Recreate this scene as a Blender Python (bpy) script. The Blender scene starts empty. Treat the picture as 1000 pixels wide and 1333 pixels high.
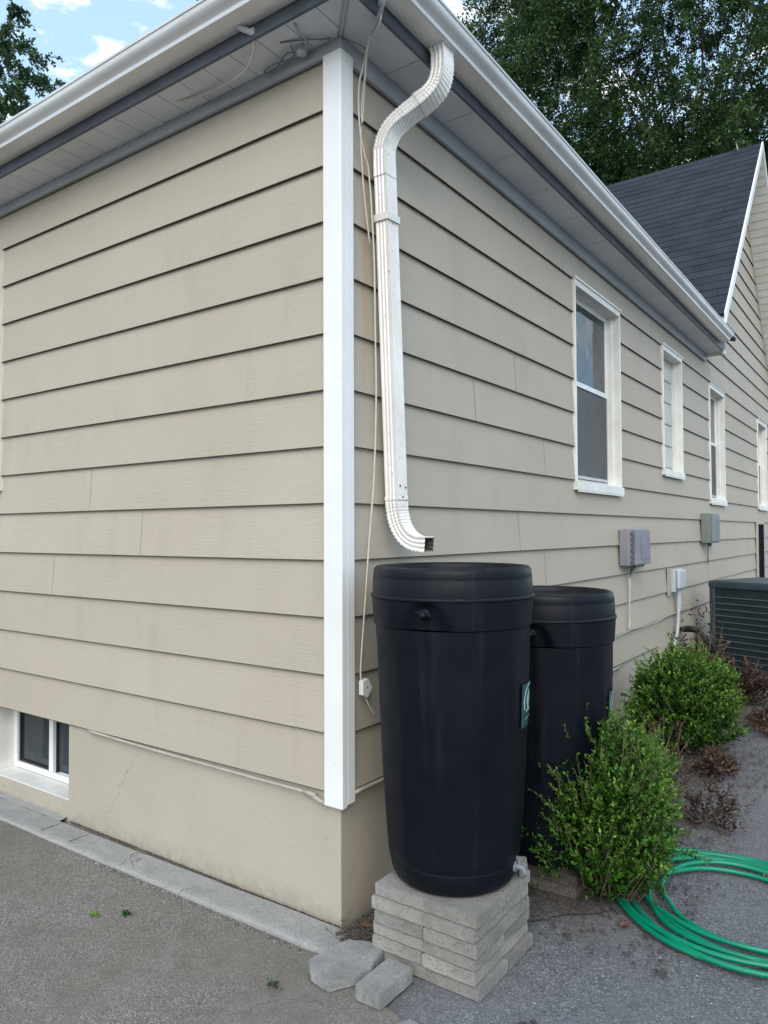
import bpy, bmesh, math, random
import numpy as np
from mathutils import Vector, Matrix, noise as mnoise

random.seed(7)
rng = np.random.default_rng(7)
S = bpy.context.scene
COL = S.collection
PI = math.pi

# ------------------------------------------------------------------ camera
cam_d = bpy.data.cameras.new('camera')
cam = bpy.data.objects.new('camera', cam_d)
COL.objects.link(cam)
cam_d.sensor_fit = 'VERTICAL'
cam_d.sensor_height = 36.0
cam_d.lens = 25.91
cam_d.clip_start = 0.05
cam_d.clip_end = 2000
_r = Vector((0.81572466, 0.57842544, -0.00415766))
_u = Vector((0.01868248, -0.01916166, 0.99964183))
_f = Vector((-0.57813860, 0.81551017, 0.02643706))
M = Matrix((( _r.x, _u.x, -_f.x, 1.749205),
            ( _r.y, _u.y, -_f.y, -2.185141),
            ( _r.z, _u.z, -_f.z, 1.48),
            (0, 0, 0, 1)))
cam.matrix_world = M
S.camera = cam

# ------------------------------------------------------------------ world and sun
SUN_EL, SUN_ROT = math.radians(38), math.radians(152)   # direction the light comes from
W = bpy.data.worlds.new('World')
S.world = W
W.use_nodes = True
wn, wl = W.node_tree.nodes, W.node_tree.links
wn.clear()
wo = wn.new('ShaderNodeOutputWorld')
wb = wn.new('ShaderNodeBackground')
sky = wn.new('ShaderNodeTexSky')
sky.sky_type = 'NISHITA'
sky.sun_disc = False
sky.sun_elevation = SUN_EL
sky.sun_rotation = SUN_ROT
sky.air_density = 1.1
sky.dust_density = 0.8
sky.ozone_density = 1.0
wb.inputs['Strength'].default_value = 0.15
# thin broken clouds
tc = wn.new('ShaderNodeTexCoord')
mp = wn.new('ShaderNodeMapping'); mp.inputs['Scale'].default_value = (1.0, 1.0, 2.4)
mp.inputs['Location'].default_value = (0.36, 0.1, 0.2)
cn = wn.new('ShaderNodeTexNoise'); cn.inputs['Scale'].default_value = 7.5
cn.inputs['Detail'].default_value = 7; cn.inputs['Roughness'].default_value = 0.6
cr = wn.new('ShaderNodeValToRGB')
cr.color_ramp.elements[0].position = 0.545; cr.color_ramp.elements[1].position = 0.68
mx = wn.new('ShaderNodeMix'); mx.data_type = 'RGBA'
wl.new(tc.outputs['Generated'], mp.inputs['Vector'])
wl.new(mp.outputs['Vector'], cn.inputs['Vector'])
wl.new(cn.outputs['Fac'], cr.inputs['Fac'])
wl.new(cr.outputs['Color'], mx.inputs['Factor'])
pale = wn.new('ShaderNodeMix'); pale.data_type = 'RGBA'; pale.inputs['Factor'].default_value = .5
wl.new(sky.outputs['Color'], pale.inputs['A']); pale.inputs['B'].default_value = (3.1, 4.55, 5.8, 1)
wl.new(pale.outputs['Result'], mx.inputs['A'])
mx.inputs['B'].default_value = (6.9, 6.3, 6.1, 1)
wl.new(mx.outputs['Result'], wb.inputs['Color'])
wl.new(wb.outputs['Background'], wo.inputs['Surface'])

sd = bpy.data.lights.new('sun', 'SUN')
sd.energy = 1.35
sd.angle = math.radians(50)
sd.color = (1.0, 0.93, 0.83)
sun = bpy.data.objects.new('sun', sd)
COL.objects.link(sun)
sdir = Vector((math.sin(SUN_ROT) * math.cos(SUN_EL), math.cos(SUN_ROT) * math.cos(SUN_EL), math.sin(SUN_EL)))
sun.rotation_euler = sdir.to_track_quat('Z', 'Y').to_euler()

S.view_settings.view_transform = 'Standard'
S.view_settings.look = 'None'
S.view_settings.exposure = 0.80
S.view_settings.gamma = 1.0

# ------------------------------------------------------------------ materials
def mat(name, base=(.5, .5, .5), rough=.6, metal=0.0, spec=.5):
    m = bpy.data.materials.new(name)
    m.use_nodes = True
    b = m.node_tree.nodes['Principled BSDF']
    b.inputs['Base Color'].default_value = (*base, 1)
    b.inputs['Roughness'].default_value = rough
    b.inputs['Metallic'].default_value = metal
    b.inputs['Specular IOR Level'].default_value = spec
    return m

def nd(m, t, **kw):
    n = m.node_tree.nodes.new(t)
    for k, v in kw.items():
        if k in n.inputs: n.inputs[k].default_value = v
        else: setattr(n, k, v)
    return n

def lk(m, a, b): m.node_tree.links.new(a, b)
def bsdf(m): return m.node_tree.nodes['Principled BSDF']

def coords(m, scale=(1, 1, 1), kind='Object'):
    t = nd(m, 'ShaderNodeTexCoord')
    p = nd(m, 'ShaderNodeMapping')
    p.inputs['Scale'].default_value = scale
    lk(m, t.outputs[kind], p.inputs['Vector'])
    return p.outputs['Vector']

def noise_fac(m, vec, scale, detail=4, rough=.55, lo=.35, hi=.65):
    n = nd(m, 'ShaderNodeTexNoise', Scale=scale, Detail=detail, Roughness=rough)
    lk(m, vec, n.inputs['Vector'])
    r = nd(m, 'ShaderNodeMapRange')
    r.inputs['From Min'].default_value = lo; r.inputs['From Max'].default_value = hi
    lk(m, n.outputs['Fac'], r.inputs['Value'])
    return r.outputs['Result']

def mixc(m, fac, a, b, blend='MIX'):
    x = nd(m, 'ShaderNodeMix'); x.data_type = 'RGBA'; x.blend_type = blend
    if isinstance(fac, (int, float)): x.inputs['Factor'].default_value = fac
    else: lk(m, fac, x.inputs['Factor'])
    for s, v in (('A', a), ('B', b)):
        if isinstance(v, tuple): x.inputs[s].default_value = (*v, 1)
        else: lk(m, v, x.inputs[s])
    return x.outputs['Result']

def math_n(m, op, a, b=0.0):
    x = nd(m, 'ShaderNodeMath'); x.operation = op
    for i, v in enumerate((a, b)):
        if isinstance(v, (int, float)): x.inputs[i].default_value = v
        else: lk(m, v, x.inputs[i])
    return x.outputs[0]

def bump(m, h, strength=.3, dist=.002, prev=None):
    b = nd(m, 'ShaderNodeBump', Strength=strength, Distance=dist)
    lk(m, h, b.inputs['Height'])
    if prev is not None: lk(m, prev, b.inputs['Normal'])
    return b.outputs['Normal']

def two_tone(name, a, b, scale, rough=.6, bs=0, bscale=80, bdist=.001, metal=0, spec=.5, lo=.35, hi=.65, spots=None):
    m = mat(name, a, rough, metal, spec)
    v = coords(m)
    col = mixc(m, noise_fac(m, v, scale, lo=lo, hi=hi), a, b)
    if spots:
        sc, c, l, h = spots
        col = mixc(m, noise_fac(m, v, sc, 3, .6, l, h), col, c)
    lk(m, col, bsdf(m).inputs['Base Color'])
    if bs:
        n = nd(m, 'ShaderNodeTexNoise', Scale=bscale, Detail=5, Roughness=.65)
        lk(m, v, n.inputs['Vector'])
        lk(m, bump(m, n.outputs['Fac'], bs, bdist), bsdf(m).inputs['Normal'])
    return m

EXP = 0.22            # lap exposure
Z0 = 3.129            # first visible lap line

def siding_material(name, base, warm):
    m = mat(name, base, .62, 0, .3)
    v = coords(m)
    # board to board value steps
    sp = nd(m, 'ShaderNodeSeparateXYZ'); lk(m, v, sp.inputs[0])
    row = math_n(m, 'FLOOR', math_n(m, 'DIVIDE', math_n(m, 'SUBTRACT', sp.outputs['Z'], Z0), EXP))
    wn_ = nd(m, 'ShaderNodeTexWhiteNoise'); wn_.noise_dimensions = '1D'; lk(m, row, wn_.inputs['W'])
    big = noise_fac(m, v, .9, 3, .5, .3, .7)
    col = mixc(m, big, base, warm)
    tint = nd(m, 'ShaderNodeMapRange'); lk(m, wn_.outputs['Value'], tint.inputs['Value'])
    tint.inputs['To Min'].default_value = .955; tint.inputs['To Max'].default_value = 1.03
    hsv = nd(m, 'ShaderNodeHueSaturation'); lk(m, col, hsv.inputs['Color']); lk(m, tint.outputs['Result'], hsv.inputs['Value'])
    # fine grain flecks and faint smudges
    gv = coords(m, (3.2, 3.2, 95))
    gn = nd(m, 'ShaderNodeTexNoise', Scale=2.2, Detail=5, Roughness=.62, Distortion=.6); lk(m, gv, gn.inputs['Vector'])
    smv = coords(m, (1, 1, .35))
    sm = noise_fac(m, smv, 5, 5, .65, .54, .8)
    dark = tuple(x * .8 for x in warm)
    c2 = mixc(m, math_n(m, 'MULTIPLY', sm, .5), hsv.outputs['Color'], dark)
    # weathered grime streaking, run down in places
    stv = coords(m, (7, 7, .5))
    stn = noise_fac(m, stv, 1.6, 4, .6, .6, .85)
    c3 = mixc(m, math_n(m, 'MULTIPLY', stn, .25), c2, (.30, .24, .17))
    spk = noise_fac(m, v, 140, 2, .5, .74, .8)
    c4 = mixc(m, math_n(m, 'MULTIPLY', spk, .35), c3, (.16, .13, .1))
    # rusty run-off stain beside the downspout
    ys = nd(m, 'ShaderNodeMapRange'); ys.interpolation_type = 'SMOOTHSTEP'
    dy = math_n(m, 'ABSOLUTE', math_n(m, 'SUBTRACT', sp.outputs['Y'], .165))
    lk(m, dy, ys.inputs['Value']); ys.inputs['From Min'].default_value = .0; ys.inputs['From Max'].default_value = .05
    ys.inputs['To Min'].default_value = 1; ys.inputs['To Max'].default_value = 0
    zs_ = nd(m, 'ShaderNodeMapRange'); lk(m, sp.outputs['Z'], zs_.inputs['Value']); zs_.inputs['From Min'].default_value = 1.7; zs_.inputs['From Max'].default_value = 2.2
    rv = noise_fac(m, coords(m, (10, 10, 1.2)), 2, 4, .6, .3, .65)
    st_ = math_n(m, 'MULTIPLY', math_n(m, 'MULTIPLY', ys.outputs['Result'], zs_.outputs['Result']), rv)
    c4 = mixc(m, math_n(m, 'MULTIPLY', st_, .55), c4, (.40, .25, .14))
    lk(m, c4, bsdf(m).inputs['Base Color'])
    amp = noise_fac(m, v, 2.3, 2, .5, .25, .6)
    h = math_n(m, 'MULTIPLY', gn.outputs['Fac'], amp)
    n1 = bump(m, h, .8, .003)
    wv = nd(m, 'ShaderNodeTexNoise', Scale=1.7, Detail=2); lk(m, v, wv.inputs['Vector'])
    n2 = bump(m, wv.outputs['Fac'], .25, .02, n1)
    lk(m, n2, bsdf(m).inputs['Normal'])
    return m

M_SIDE = siding_material('painted_taupe_siding', (.452, .398, .322), (.425, .367, .29))
M_GAP = two_tone('dark_lap_shade_and_joint', (.050, .038, .028), (.085, .068, .05), 20, .9)  # dark brown paints the shadow lines under the laps; also colours real joints
M_CAULK = two_tone('painted_over_joint', (.26, .22, .17), (.33, .29, .23), 30, .8)
M_STUCCO = two_tone('painted_concrete_foundation', (.44, .387, .314), (.405, .354, .284), 1.6, .75, .6, 26, .004,
                    spots=(30, (.20, .16, .12), .72, .80))
def splash(m, top, col, amt, base_sock_scale=30):
    b = bsdf(m); old = b.inputs['Base Color'].links[0].from_socket
    v = coords(m); sp = nd(m, 'ShaderNodeSeparateXYZ'); lk(m, nd(m, 'ShaderNodeNewGeometry').outputs['Position'], sp.inputs[0])
    r = nd(m, 'ShaderNodeMapRange'); lk(m, sp.outputs['Z'], r.inputs['Value']); r.inputs['From Min'].default_value = 0; r.inputs['From Max'].default_value = top
    r.inputs['To Min'].default_value = 1; r.inputs['To Max'].default_value = 0
    f = math_n(m, 'MULTIPLY', math_n(m, 'MULTIPLY', r.outputs['Result'], noise_fac(m, v, base_sock_scale, 6, .7, .38, .62)), amt)
    lk(m, mixc(m, f, old, col), b.inputs['Base Color'])
def cracks(m, scale, width, col, amt, seed=0.0, keep=.5):
    b = bsdf(m); old = b.inputs['Base Color'].links[0].from_socket
    v = coords(m)
    dn = nd(m, 'ShaderNodeTexNoise', Scale=scale * 4, Detail=5, Roughness=.6); lk(m, v, dn.inputs['Vector'])
    ad = nd(m, 'ShaderNodeVectorMath'); ad.operation = 'MULTIPLY_ADD'
    lk(m, dn.outputs['Color'], ad.inputs[0]); ad.inputs[1].default_value = (.22 / scale,) * 3
    mpx = nd(m, 'ShaderNodeMapping'); mpx.inputs['Location'].default_value = (seed, seed * .7, 0); lk(m, v, mpx.inputs['Vector']); lk(m, mpx.outputs['Vector'], ad.inputs[2])
    vo = nd(m, 'ShaderNodeTexVoronoi', Scale=scale); vo.feature = 'DISTANCE_TO_EDGE'; lk(m, ad.outputs[0], vo.inputs['Vector'])
    r = nd(m, 'ShaderNodeMapRange'); lk(m, vo.outputs['Distance'], r.inputs['Value']); r.inputs['From Min'].default_value = width * .4; r.inputs['From Max'].default_value = width
    r.inputs['To Min'].default_value = 1; r.inputs['To Max'].default_value = 0
    f = math_n(m, 'MULTIPLY', math_n(m, 'MULTIPLY', r.outputs['Result'], noise_fac(m, v, scale * 1.3, 2, .5, keep, keep + .08)), amt)
    lk(m, mixc(m, f, old, col), b.inputs['Base Color'])
cracks(M_STUCCO, 1.5, .0035, (.20, .17, .14), .6, 1.3, .54)
splash(M_STUCCO, .09, (.22, .19, .15), .45)
M_TRIM = two_tone('white_painted_trim', (.80, .79, .77), (.74, .73, .70), 3, .38, .12, 30, .001, spots=(26, (.45, .42, .37), .70, .82))
M_CASE = two_tone('white_window_paint', (.78, .77, .73), (.68, .66, .60), 6, .4, .15, 40, .001, spots=(18, (.42, .38, .32), .68, .85))
M_VINYL = two_tone('white_vinyl_sash', (.78, .78, .77), (.70, .70, .68), 8, .3)
M_SOFFIT = two_tone('pale_grey_soffit_panel', (.66, .67, .68), (.58, .59, .60), 2.5, .5, .1, 30, .001, spots=(12, (.30, .30, .30), .66, .9))
M_FRIEZE = two_tone('slate_grey_frieze', (.34, .36, .385), (.30, .315, .34), 4, .5)
M_FASCIA = two_tone('dark_slate_fascia', (.10, .115, .14), (.07, .08, .10), 6, .5)
M_GUTTER = two_tone('weathered_white_aluminium', (.72, .71, .69), (.60, .58, .55), 2.2, .33, .06, 14, .002, metal=.25,
                    spots=(9, (.40, .36, .31), .66, .9))
M_SPOUT = two_tone('white_enamelled_downspout', (.82, .80, .77), (.74, .71, .66), 5, .36, .1, 60, .001, metal=.1,
                   spots=(45, (.33, .25, .19), .66, .74))
M_INSIDE = mat('dark_pipe_inside', (.10, .085, .065), .8)
M_INSIDE2 = mat('flat_black_paint', (.008, .008, .009), .95, 0, .05)
M_CABLE = two_tone('aged_white_cable', (.62, .57, .48), (.50, .45, .37), 20, .5)
M_DARKCABLE = mat('grey_service_wire', (.16, .16, .17), .5)
M_BLACK = mat('black_rubber', (.012, .012, .014), .55)
M_GREYBOX = two_tone('grey_plastic_enclosure', (.24, .235, .26), (.19, .19, .21), 5, .5)
M_GREYDK = mat('dark_grey_plastic', (.09, .09, .10), .5)
M_METERBOX = two_tone('grey_painted_steel_box', (.19, .20, .20), (.15, .16, .165), 7, .5, .1, 40)
M_PVC = two_tone('pale_grey_pvc', (.48, .51, .53), (.42, .44, .45), 8, .45)
M_LEAD = two_tone('beige_painted_conduit', (.42, .38, .32), (.35, .31, .26), 18, .5, .4, 60, .002)

def glass_material(name, c, rough, spec):
    m = mat(name, c, rough, 0, spec)
    v = coords(m)
    lk(m, mixc(m, noise_fac(m, v, 3, 3), c, tuple(x * .6 for x in c)), bsdf(m).inputs['Base Color'])
    n_ = nd(m, 'ShaderNodeTexNoise', Scale=5, Detail=2); lk(m, v, n_.inputs['Vector'])
    lk(m, bump(m, n_.outputs['Fac'], .3, .01), bsdf(m).inputs['Normal'])
    return m
M_GLASS = glass_material('dark_window_glass', (.035, .048, .055), .06, .4)
M_SCREEN = two_tone('insect_screen', (.065, .065, .068), (.09, .09, .092), 5, .6, .4, 900, .0004)
M_BLOCKGLASS = two_tone('frosted_glass_block', (.52, .52, .47), (.42, .43, .40), 6, .25)

# barrel plastic
M_BARREL = mat('black_moulded_plastic', (.009, .0105, .015), .42, 0, .17)
v = coords(M_BARREL)
_c = mixc(M_BARREL, noise_fac(M_BARREL, v, 3, 4), (.0024, .0036, .0075), (.0044, .0056, .0092))
_st = noise_fac(M_BARREL, coords(M_BARREL, (14, 14, .8)), 1.5, 5, .65, .55, .85)
_c = mixc(M_BARREL, math_n(M_BARREL, 'MULTIPLY', _st, .42), _c, (.030, .032, .035))
_sc = noise_fac(M_BARREL, v, 38, 5, .7, .66, .80)
_c = mixc(M_BARREL, math_n(M_BARREL, 'MULTIPLY', _sc, .30), _c, (.055, .055, .055))
_gn = nd(M_BARREL, 'ShaderNodeNewGeometry'); _gs = nd(M_BARREL, 'ShaderNodeSeparateXYZ'); lk(M_BARREL, _gn.outputs['Normal'], _gs.inputs[0])
_up = math_n(M_BARREL, 'MULTIPLY', math_n(M_BARREL, 'MAXIMUM', _gs.outputs['Z'], 0.0), noise_fac(M_BARREL, v, 16, 6, .7, .3, .7))
_c = mixc(M_BARREL, math_n(M_BARREL, 'MULTIPLY', _up, .5), _c, (.06, .058, .054))
lk(M_BARREL, _c, bsdf(M_BARREL).inputs['Base Color'])
_n = nd(M_BARREL, 'ShaderNodeTexNoise', Scale=260, Detail=3); lk(M_BARREL, v, _n.inputs['Vector'])
_n2 = nd(M_BARREL, 'ShaderNodeTexNoise', Scale=4, Detail=2); lk(M_BARREL, v, _n2.inputs['Vector'])
lk(M_BARREL, bump(M_BARREL, _n.outputs['Fac'], .35, .0012, bump(M_BARREL, _n2.outputs['Fac'], .25, .02)), bsdf(M_BARREL).inputs['Normal'])
_rr = nd(M_BARREL, 'ShaderNodeMapRange'); lk(M_BARREL, noise_fac(M_BARREL, v, 9, 5), _rr.inputs['Value'])
_rr.inputs['To Min'].default_value = .36; _rr.inputs['To Max'].default_value = .52
lk(M_BARREL, _rr.outputs['Result'], bsdf(M_BARREL).inputs['Roughness'])
M_LABEL = two_tone('teal_sticker', (.012, .055, .055), (.02, .085, .08), 20, .3)
M_LABELW = two_tone('pale_sticker_print', (.45, .62, .60), (.30, .48, .47), 40, .35)
M_SPIGOT = mat('pale_grey_spigot', (.17, .19, .21), .5)

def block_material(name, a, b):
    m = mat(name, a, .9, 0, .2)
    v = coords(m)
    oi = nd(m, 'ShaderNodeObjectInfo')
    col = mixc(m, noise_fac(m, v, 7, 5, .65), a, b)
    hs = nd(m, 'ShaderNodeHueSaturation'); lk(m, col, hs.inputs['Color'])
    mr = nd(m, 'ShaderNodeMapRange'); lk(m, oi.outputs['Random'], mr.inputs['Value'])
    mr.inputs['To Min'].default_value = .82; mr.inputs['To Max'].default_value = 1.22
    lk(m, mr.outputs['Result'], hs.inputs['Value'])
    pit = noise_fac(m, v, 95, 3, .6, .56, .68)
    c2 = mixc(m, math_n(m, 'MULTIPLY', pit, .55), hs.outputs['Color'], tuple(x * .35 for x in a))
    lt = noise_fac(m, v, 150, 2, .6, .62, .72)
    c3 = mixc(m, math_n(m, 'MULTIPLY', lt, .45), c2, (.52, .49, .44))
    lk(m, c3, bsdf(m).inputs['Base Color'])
    n = nd(m, 'ShaderNodeTexNoise', Scale=120, Detail=5, Roughness=.7); lk(m, v, n.inputs['Vector'])
    n2 = nd(m, 'ShaderNodeTexNoise', Scale=18, Detail=3); lk(m, v, n2.inputs['Vector'])
    lk(m, bump(m, n.outputs['Fac'], .8, .004, bump(m, n2.outputs['Fac'], .5, .01)), bsdf(m).inputs['Normal'])
    return m
M_BLOCK = block_material('cast_concrete_block', (.31, .292, .262), (.215, .202, .18))
M_BLOCKG = block_material('grey_concrete_block', (.30, .292, .28), (.205, .20, .19))
M_BLOCKD = block_material('shade_dark_concrete_block', (.10, .09, .075), (.06, .055, .045))  # darker block tones, the gloom behind the shrub put into the colour
M_KERB = block_material('weathered_concrete_kerb', (.33, .32, .30), (.27, .262, .25))

def ground_material(name, cols, warm, fine=170):
    m = mat(name, cols[0], .92, 0, .2)
    v = coords(m)
    vo = nd(m, 'ShaderNodeTexVoronoi', Scale=fine); lk(m, v, vo.inputs['Vector'])
    ramp = nd(m, 'ShaderNodeValToRGB'); cr_ = ramp.color_ramp
    cr_.interpolation = 'LINEAR'
    sp = nd(m, 'ShaderNodeSeparateColor'); lk(m, vo.outputs['Color'], sp.inputs[0])
    lk(m, sp.outputs[0], ramp.inputs['Fac'])
    cr_.elements[0].position = 0; cr_.elements[0].color = (*cols[0], 1)
    cr_.elements[1].position = 1; cr_.elements[1].color = (*cols[3], 1)
    e1 = cr_.elements.new(.4); e1.color = (*cols[1], 1)
    e2 = cr_.elements.new(.85); e2.color = (*cols[2], 1)
    col = mixc(m, math_n(m, 'MULTIPLY', noise_fac(m, v, 1.3, 6, .6, .38, .68), .75), ramp.outputs['Color'], warm)
    col = mixc(m, math_n(m, 'MULTIPLY', noise_fac(m, v, .8, 7, .7, .52, .66), .35), col, tuple(min(1, x * 1.5) for x in cols[1]))
    col = mixc(m, math_n(m, 'MULTIPLY', noise_fac(m, v, 14, 5, .65, .5, .8), .5), col, tuple(x * .6 for x in cols[1]))
    lk(m, col, bsdf(m).inputs['Base Color'])
    n2 = nd(m, 'ShaderNodeTexNoise', Scale=60, Detail=4, Roughness=.7); lk(m, v, n2.inputs['Vector'])
    n3 = nd(m, 'ShaderNodeTexNoise', Scale=5, Detail=3); lk(m, v, n3.inputs['Vector'])
    inv = math_n(m, 'SUBTRACT', 1.0, vo.outputs['Distance'])
    nn = bump(m, n3.outputs['Fac'], .5, .02)
    nn = bump(m, n2.outputs['Fac'], .5, .003, nn)
    nn = bump(m, inv, .55, .003, nn)
    lk(m, nn, bsdf(m).inputs['Normal'])
    return m
M_GRAVEL = ground_material('worn_gravel_asphalt', [(.06, .06, .066), (.125, .125, .134), (.20, .20, .212), (.36, .36, .37)], (.17, .164, .16), 215)
M_DRIVE = ground_material('weathered_concrete_drive', [(.105, .095, .084), (.175, .162, .143), (.27, .252, .226), (.40, .375, .34)], (.16, .137, .112), 260)
M_SOIL = ground_material('dark_mulch_soil', [(.045, .041, .039), (.09, .083, .078), (.15, .14, .135), (.26, .25, .24)], (.085, .073, .065), 150)

# shingles on UV (metres)
M_ROOF = mat('dark_asphalt_shingles', (.03, .033, .045), .9, 0, .2)
v = coords(M_ROOF, (1, 1, 1), 'UV')
br = nd(M_ROOF, 'ShaderNodeTexBrick', Scale=1.0)
br.offset = .5; br.squash = 1
for k, val in (('Color1', (.022, .026, .036, 1)), ('Color2', (.034, .038, .050, 1)), ('Mortar', (.014, .016, .022, 1)),
               ('Mortar Size', .006), ('Mortar Smooth', .4), ('Brick Width', .34), ('Row Height', .145)):
    br.inputs[k].default_value = val
lk(M_ROOF, v, br.inputs['Vector'])
lk(M_ROOF, mixc(M_ROOF, math_n(M_ROOF, 'MULTIPLY', noise_fac(M_ROOF, v, 3, 5), .4), br.outputs['Color'], (.055, .055, .068)), bsdf(M_ROOF).inputs['Base Color'])
_g = nd(M_ROOF, 'ShaderNodeTexNoise', Scale=120, Detail=2); lk(M_ROOF, v, _g.inputs['Vector'])
lk(M_ROOF, bump(M_ROOF, _g.outputs['Fac'], .5, .004, bump(M_ROOF, br.outputs['Fac'], -.4, .006)), bsdf(M_ROOF).inputs['Normal'])

def leaf_material(name, ramp, rough=.45, trans=.25):
    m = mat(name, ramp[0], rough, 0, .22)
    at = nd(m, 'ShaderNodeAttribute'); at.attribute_name = 'tint'
    r = nd(m, 'ShaderNodeValToRGB')
    r.color_ramp.elements[0].color = (*ramp[0], 1)
    r.color_ramp.elements[1].color = (*ramp[-1], 1)
    for i, c in enumerate(ramp[1:-1]):
        e = r.color_ramp.elements.new((i + 1) / (len(ramp) - 1)); e.color = (*c, 1)
    lk(m, at.outputs['Fac'], r.inputs['Fac'])
    lk(m, r.outputs['Color'], bsdf(m).inputs['Base Color'])
    tr = nd(m, 'ShaderNodeBsdfTranslucent'); lk(m, r.outputs['Color'], tr.inputs['Color'])
    ms = nd(m, 'ShaderNodeMixShader'); ms.inputs[0].default_value = trans
    lk(m, bsdf(m).outputs[0], ms.inputs[1]); lk(m, tr.outputs[0], ms.inputs[2])
    lk(m, ms.outputs[0], m.node_tree.nodes['Material Output'].inputs['Surface'])
    return m
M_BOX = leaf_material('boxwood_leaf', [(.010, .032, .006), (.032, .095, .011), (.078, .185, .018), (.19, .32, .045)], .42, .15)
M_TREE = leaf_material('elm_leaf', [(.026, .055, .018), (.055, .105, .034), (.095, .155, .052), (.18, .23, .09)], .45, .35)
M_TREE2 = leaf_material('ash_leaf', [(.035, .075, .035), (.065, .12, .055), (.10, .16, .07), (.17, .22, .10)])
M_DRY = leaf_material('dried_russet_leaf', [(.030, .018, .014), (.065, .036, .026), (.10, .06, .04), (.17, .12, .08)], .7, .1)
M_WEED = leaf_material('blue_green_leaf', [(.03, .08, .04), (.06, .14, .07), (.09, .19, .09)])
M_BARK = two_tone('grey_brown_bark', (.07, .055, .042), (.04, .032, .025), 12, .9, .8, 20, .02)
M_TWIG = two_tone('pale_brown_twig', (.14, .10, .07), (.09, .065, .045), 30, .8)
M_HOSE = two_tone('green_vinyl_hose', (.000, .24, .13), (.000, .185, .10), 6, .35, spots=(55, (.10, .13, .10), .66, .8))
M_BRASS = mat('tarnished_brass', (.22, .17, .12), .5, .6)
M_AC = two_tone('dark_green_grey_steel', (.030, .050, .060), (.022, .038, .048), 6, .45)
M_ACFIN = mat('dark_condenser_coil', (.012, .016, .022), .6)
M_ACBAR = mat('pale_grille_wire', (.07, .10, .11), .45)

# ------------------------------------------------------------------ mesh helpers
class MB:
    def __init__(s): s.v = []; s.f = []; s.m = []; s.uv = {}
    def add(s, vs, fs, mi=0):
        o = len(s.v); s.v += [tuple(p) for p in vs]
        for f in fs: s.f.append(tuple(i + o for i in f)); s.m.append(mi)
    def quad(s, a, b, c, d, mi=0): s.add([a, b, c, d], [(0, 1, 2, 3)], mi)
    def box(s, x0, x1, y0, y1, z0, z1, mi=0, xf=None):
        vs = [Vector((x, y, z)) for z in (z0, z1) for y in (y0, y1) for x in (x0, x1)]
        if xf is not None: vs = [xf @ p for p in vs]
        s.add(vs, [(0, 2, 3, 1), (4, 5, 7, 6), (0, 1, 5, 4), (2, 6, 7, 3), (0, 4, 6, 2), (1, 3, 7, 5)], mi)
    def tube(s, pts, rad, n=8, mi=0, caps=True):
        pts = [Vector(p) for p in pts]
        rads = rad if isinstance(rad, (list, tuple)) else [rad] * len(pts)
        t0 = (pts[1] - pts[0]).normalized()
        up = Vector((0, 0, 1)) if abs(t0.z) < .9 else Vector((1, 0, 0))
        nrm = (up - t0 * up.dot(t0)).normalized()
        rings = []
        for i, p in enumerate(pts):
            t = (pts[min(i + 1, len(pts) - 1)] - pts[max(i - 1, 0)])
            if t.length < 1e-9: t = t0
            t = t.normalized()
            nrm = (nrm - t * nrm.dot(t))
            nrm = nrm.normalized() if nrm.length > 1e-6 else Vector((1, 0, 0))
            b = t.cross(nrm)
            rings.append([p + (nrm * math.cos(2 * PI * k / n) + b * math.sin(2 * PI * k / n)) * rads[i] for k in range(n)])
        fs = []
        for i in range(len(pts) - 1):
            for k in range(n):
                a = i * n + k; b2 = i * n + (k + 1) % n
                fs.append((a, b2, b2 + n, a + n))
        if caps:
            fs.append(tuple(range(n - 1, -1, -1)))
            fs.append(tuple((len(pts) - 1) * n + k for k in range(n)))
        s.add([q for r in rings for q in r], fs, mi)
    def lathe(s, prof, cx, cy, n=96, mi=0, rfun=None):
        vs = []
        for (r, z) in prof:
            for k in range(n):
                a = 2 * PI * k / n
                rr = r if rfun is None else rfun(r, z, a)
                vs.append((cx + rr * math.cos(a), cy + rr * math.sin(a), z))
        fs = []
        for i in range(len(prof) - 1):
            for k in range(n):
                a = i * n + k; b = i * n + (k + 1) % n
                fs.append((a, b, b + n, a + n))
        s.add(vs, fs, mi)
    def build(s, name, mats, parent=None, smooth=False, bevel=0, loc=None, seg=2, angle=None):
        if not isinstance(mats, (list, tuple)): mats = [mats]
        org = Vector((0, 0, 0))
        if loc is not None: org = Vector(loc)
        p = parent
        while p is not None: org = org + Vector(p.location); p = p.parent
        me = bpy.data.meshes.new(name)
        me.from_pydata([tuple(Vector(q) - org) for q in s.v], [], s.f)
        for mt in mats: me.materials.append(mt)
        me.polygons.foreach_set('material_index', s.m)
        if smooth: me.polygons.foreach_set('use_smooth', [True] * len(s.f))
        me.update()
        o = bpy.data.objects.new(name, me); COL.objects.link(o)
        if loc is not None: o.location = loc
        if parent is not None: o.parent = parent
        if bevel:
            b = o.modifiers.new('bevel', 'BEVEL'); b.width = bevel; b.segments = seg; b.limit_method = 'ANGLE'; b.angle_limit = .6
        if angle is not None:
            try:
                me.set_sharp_from_angle(angle=angle)
            except Exception: pass
        return o

def tag(o, label=None, cat=None, group=None, kind=None):
    if label: o['label'] = label
    if cat: o['category'] = cat
    if group: o['group'] = group
    if kind: o['kind'] = kind
    return o

def thing(name, label, cat, loc=(0, 0, 0), group=None):
    o = bpy.data.objects.new(name, None); COL.objects.link(o); o.location = loc
    o.empty_display_size = .1
    return tag(o, label, cat, group)

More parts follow.
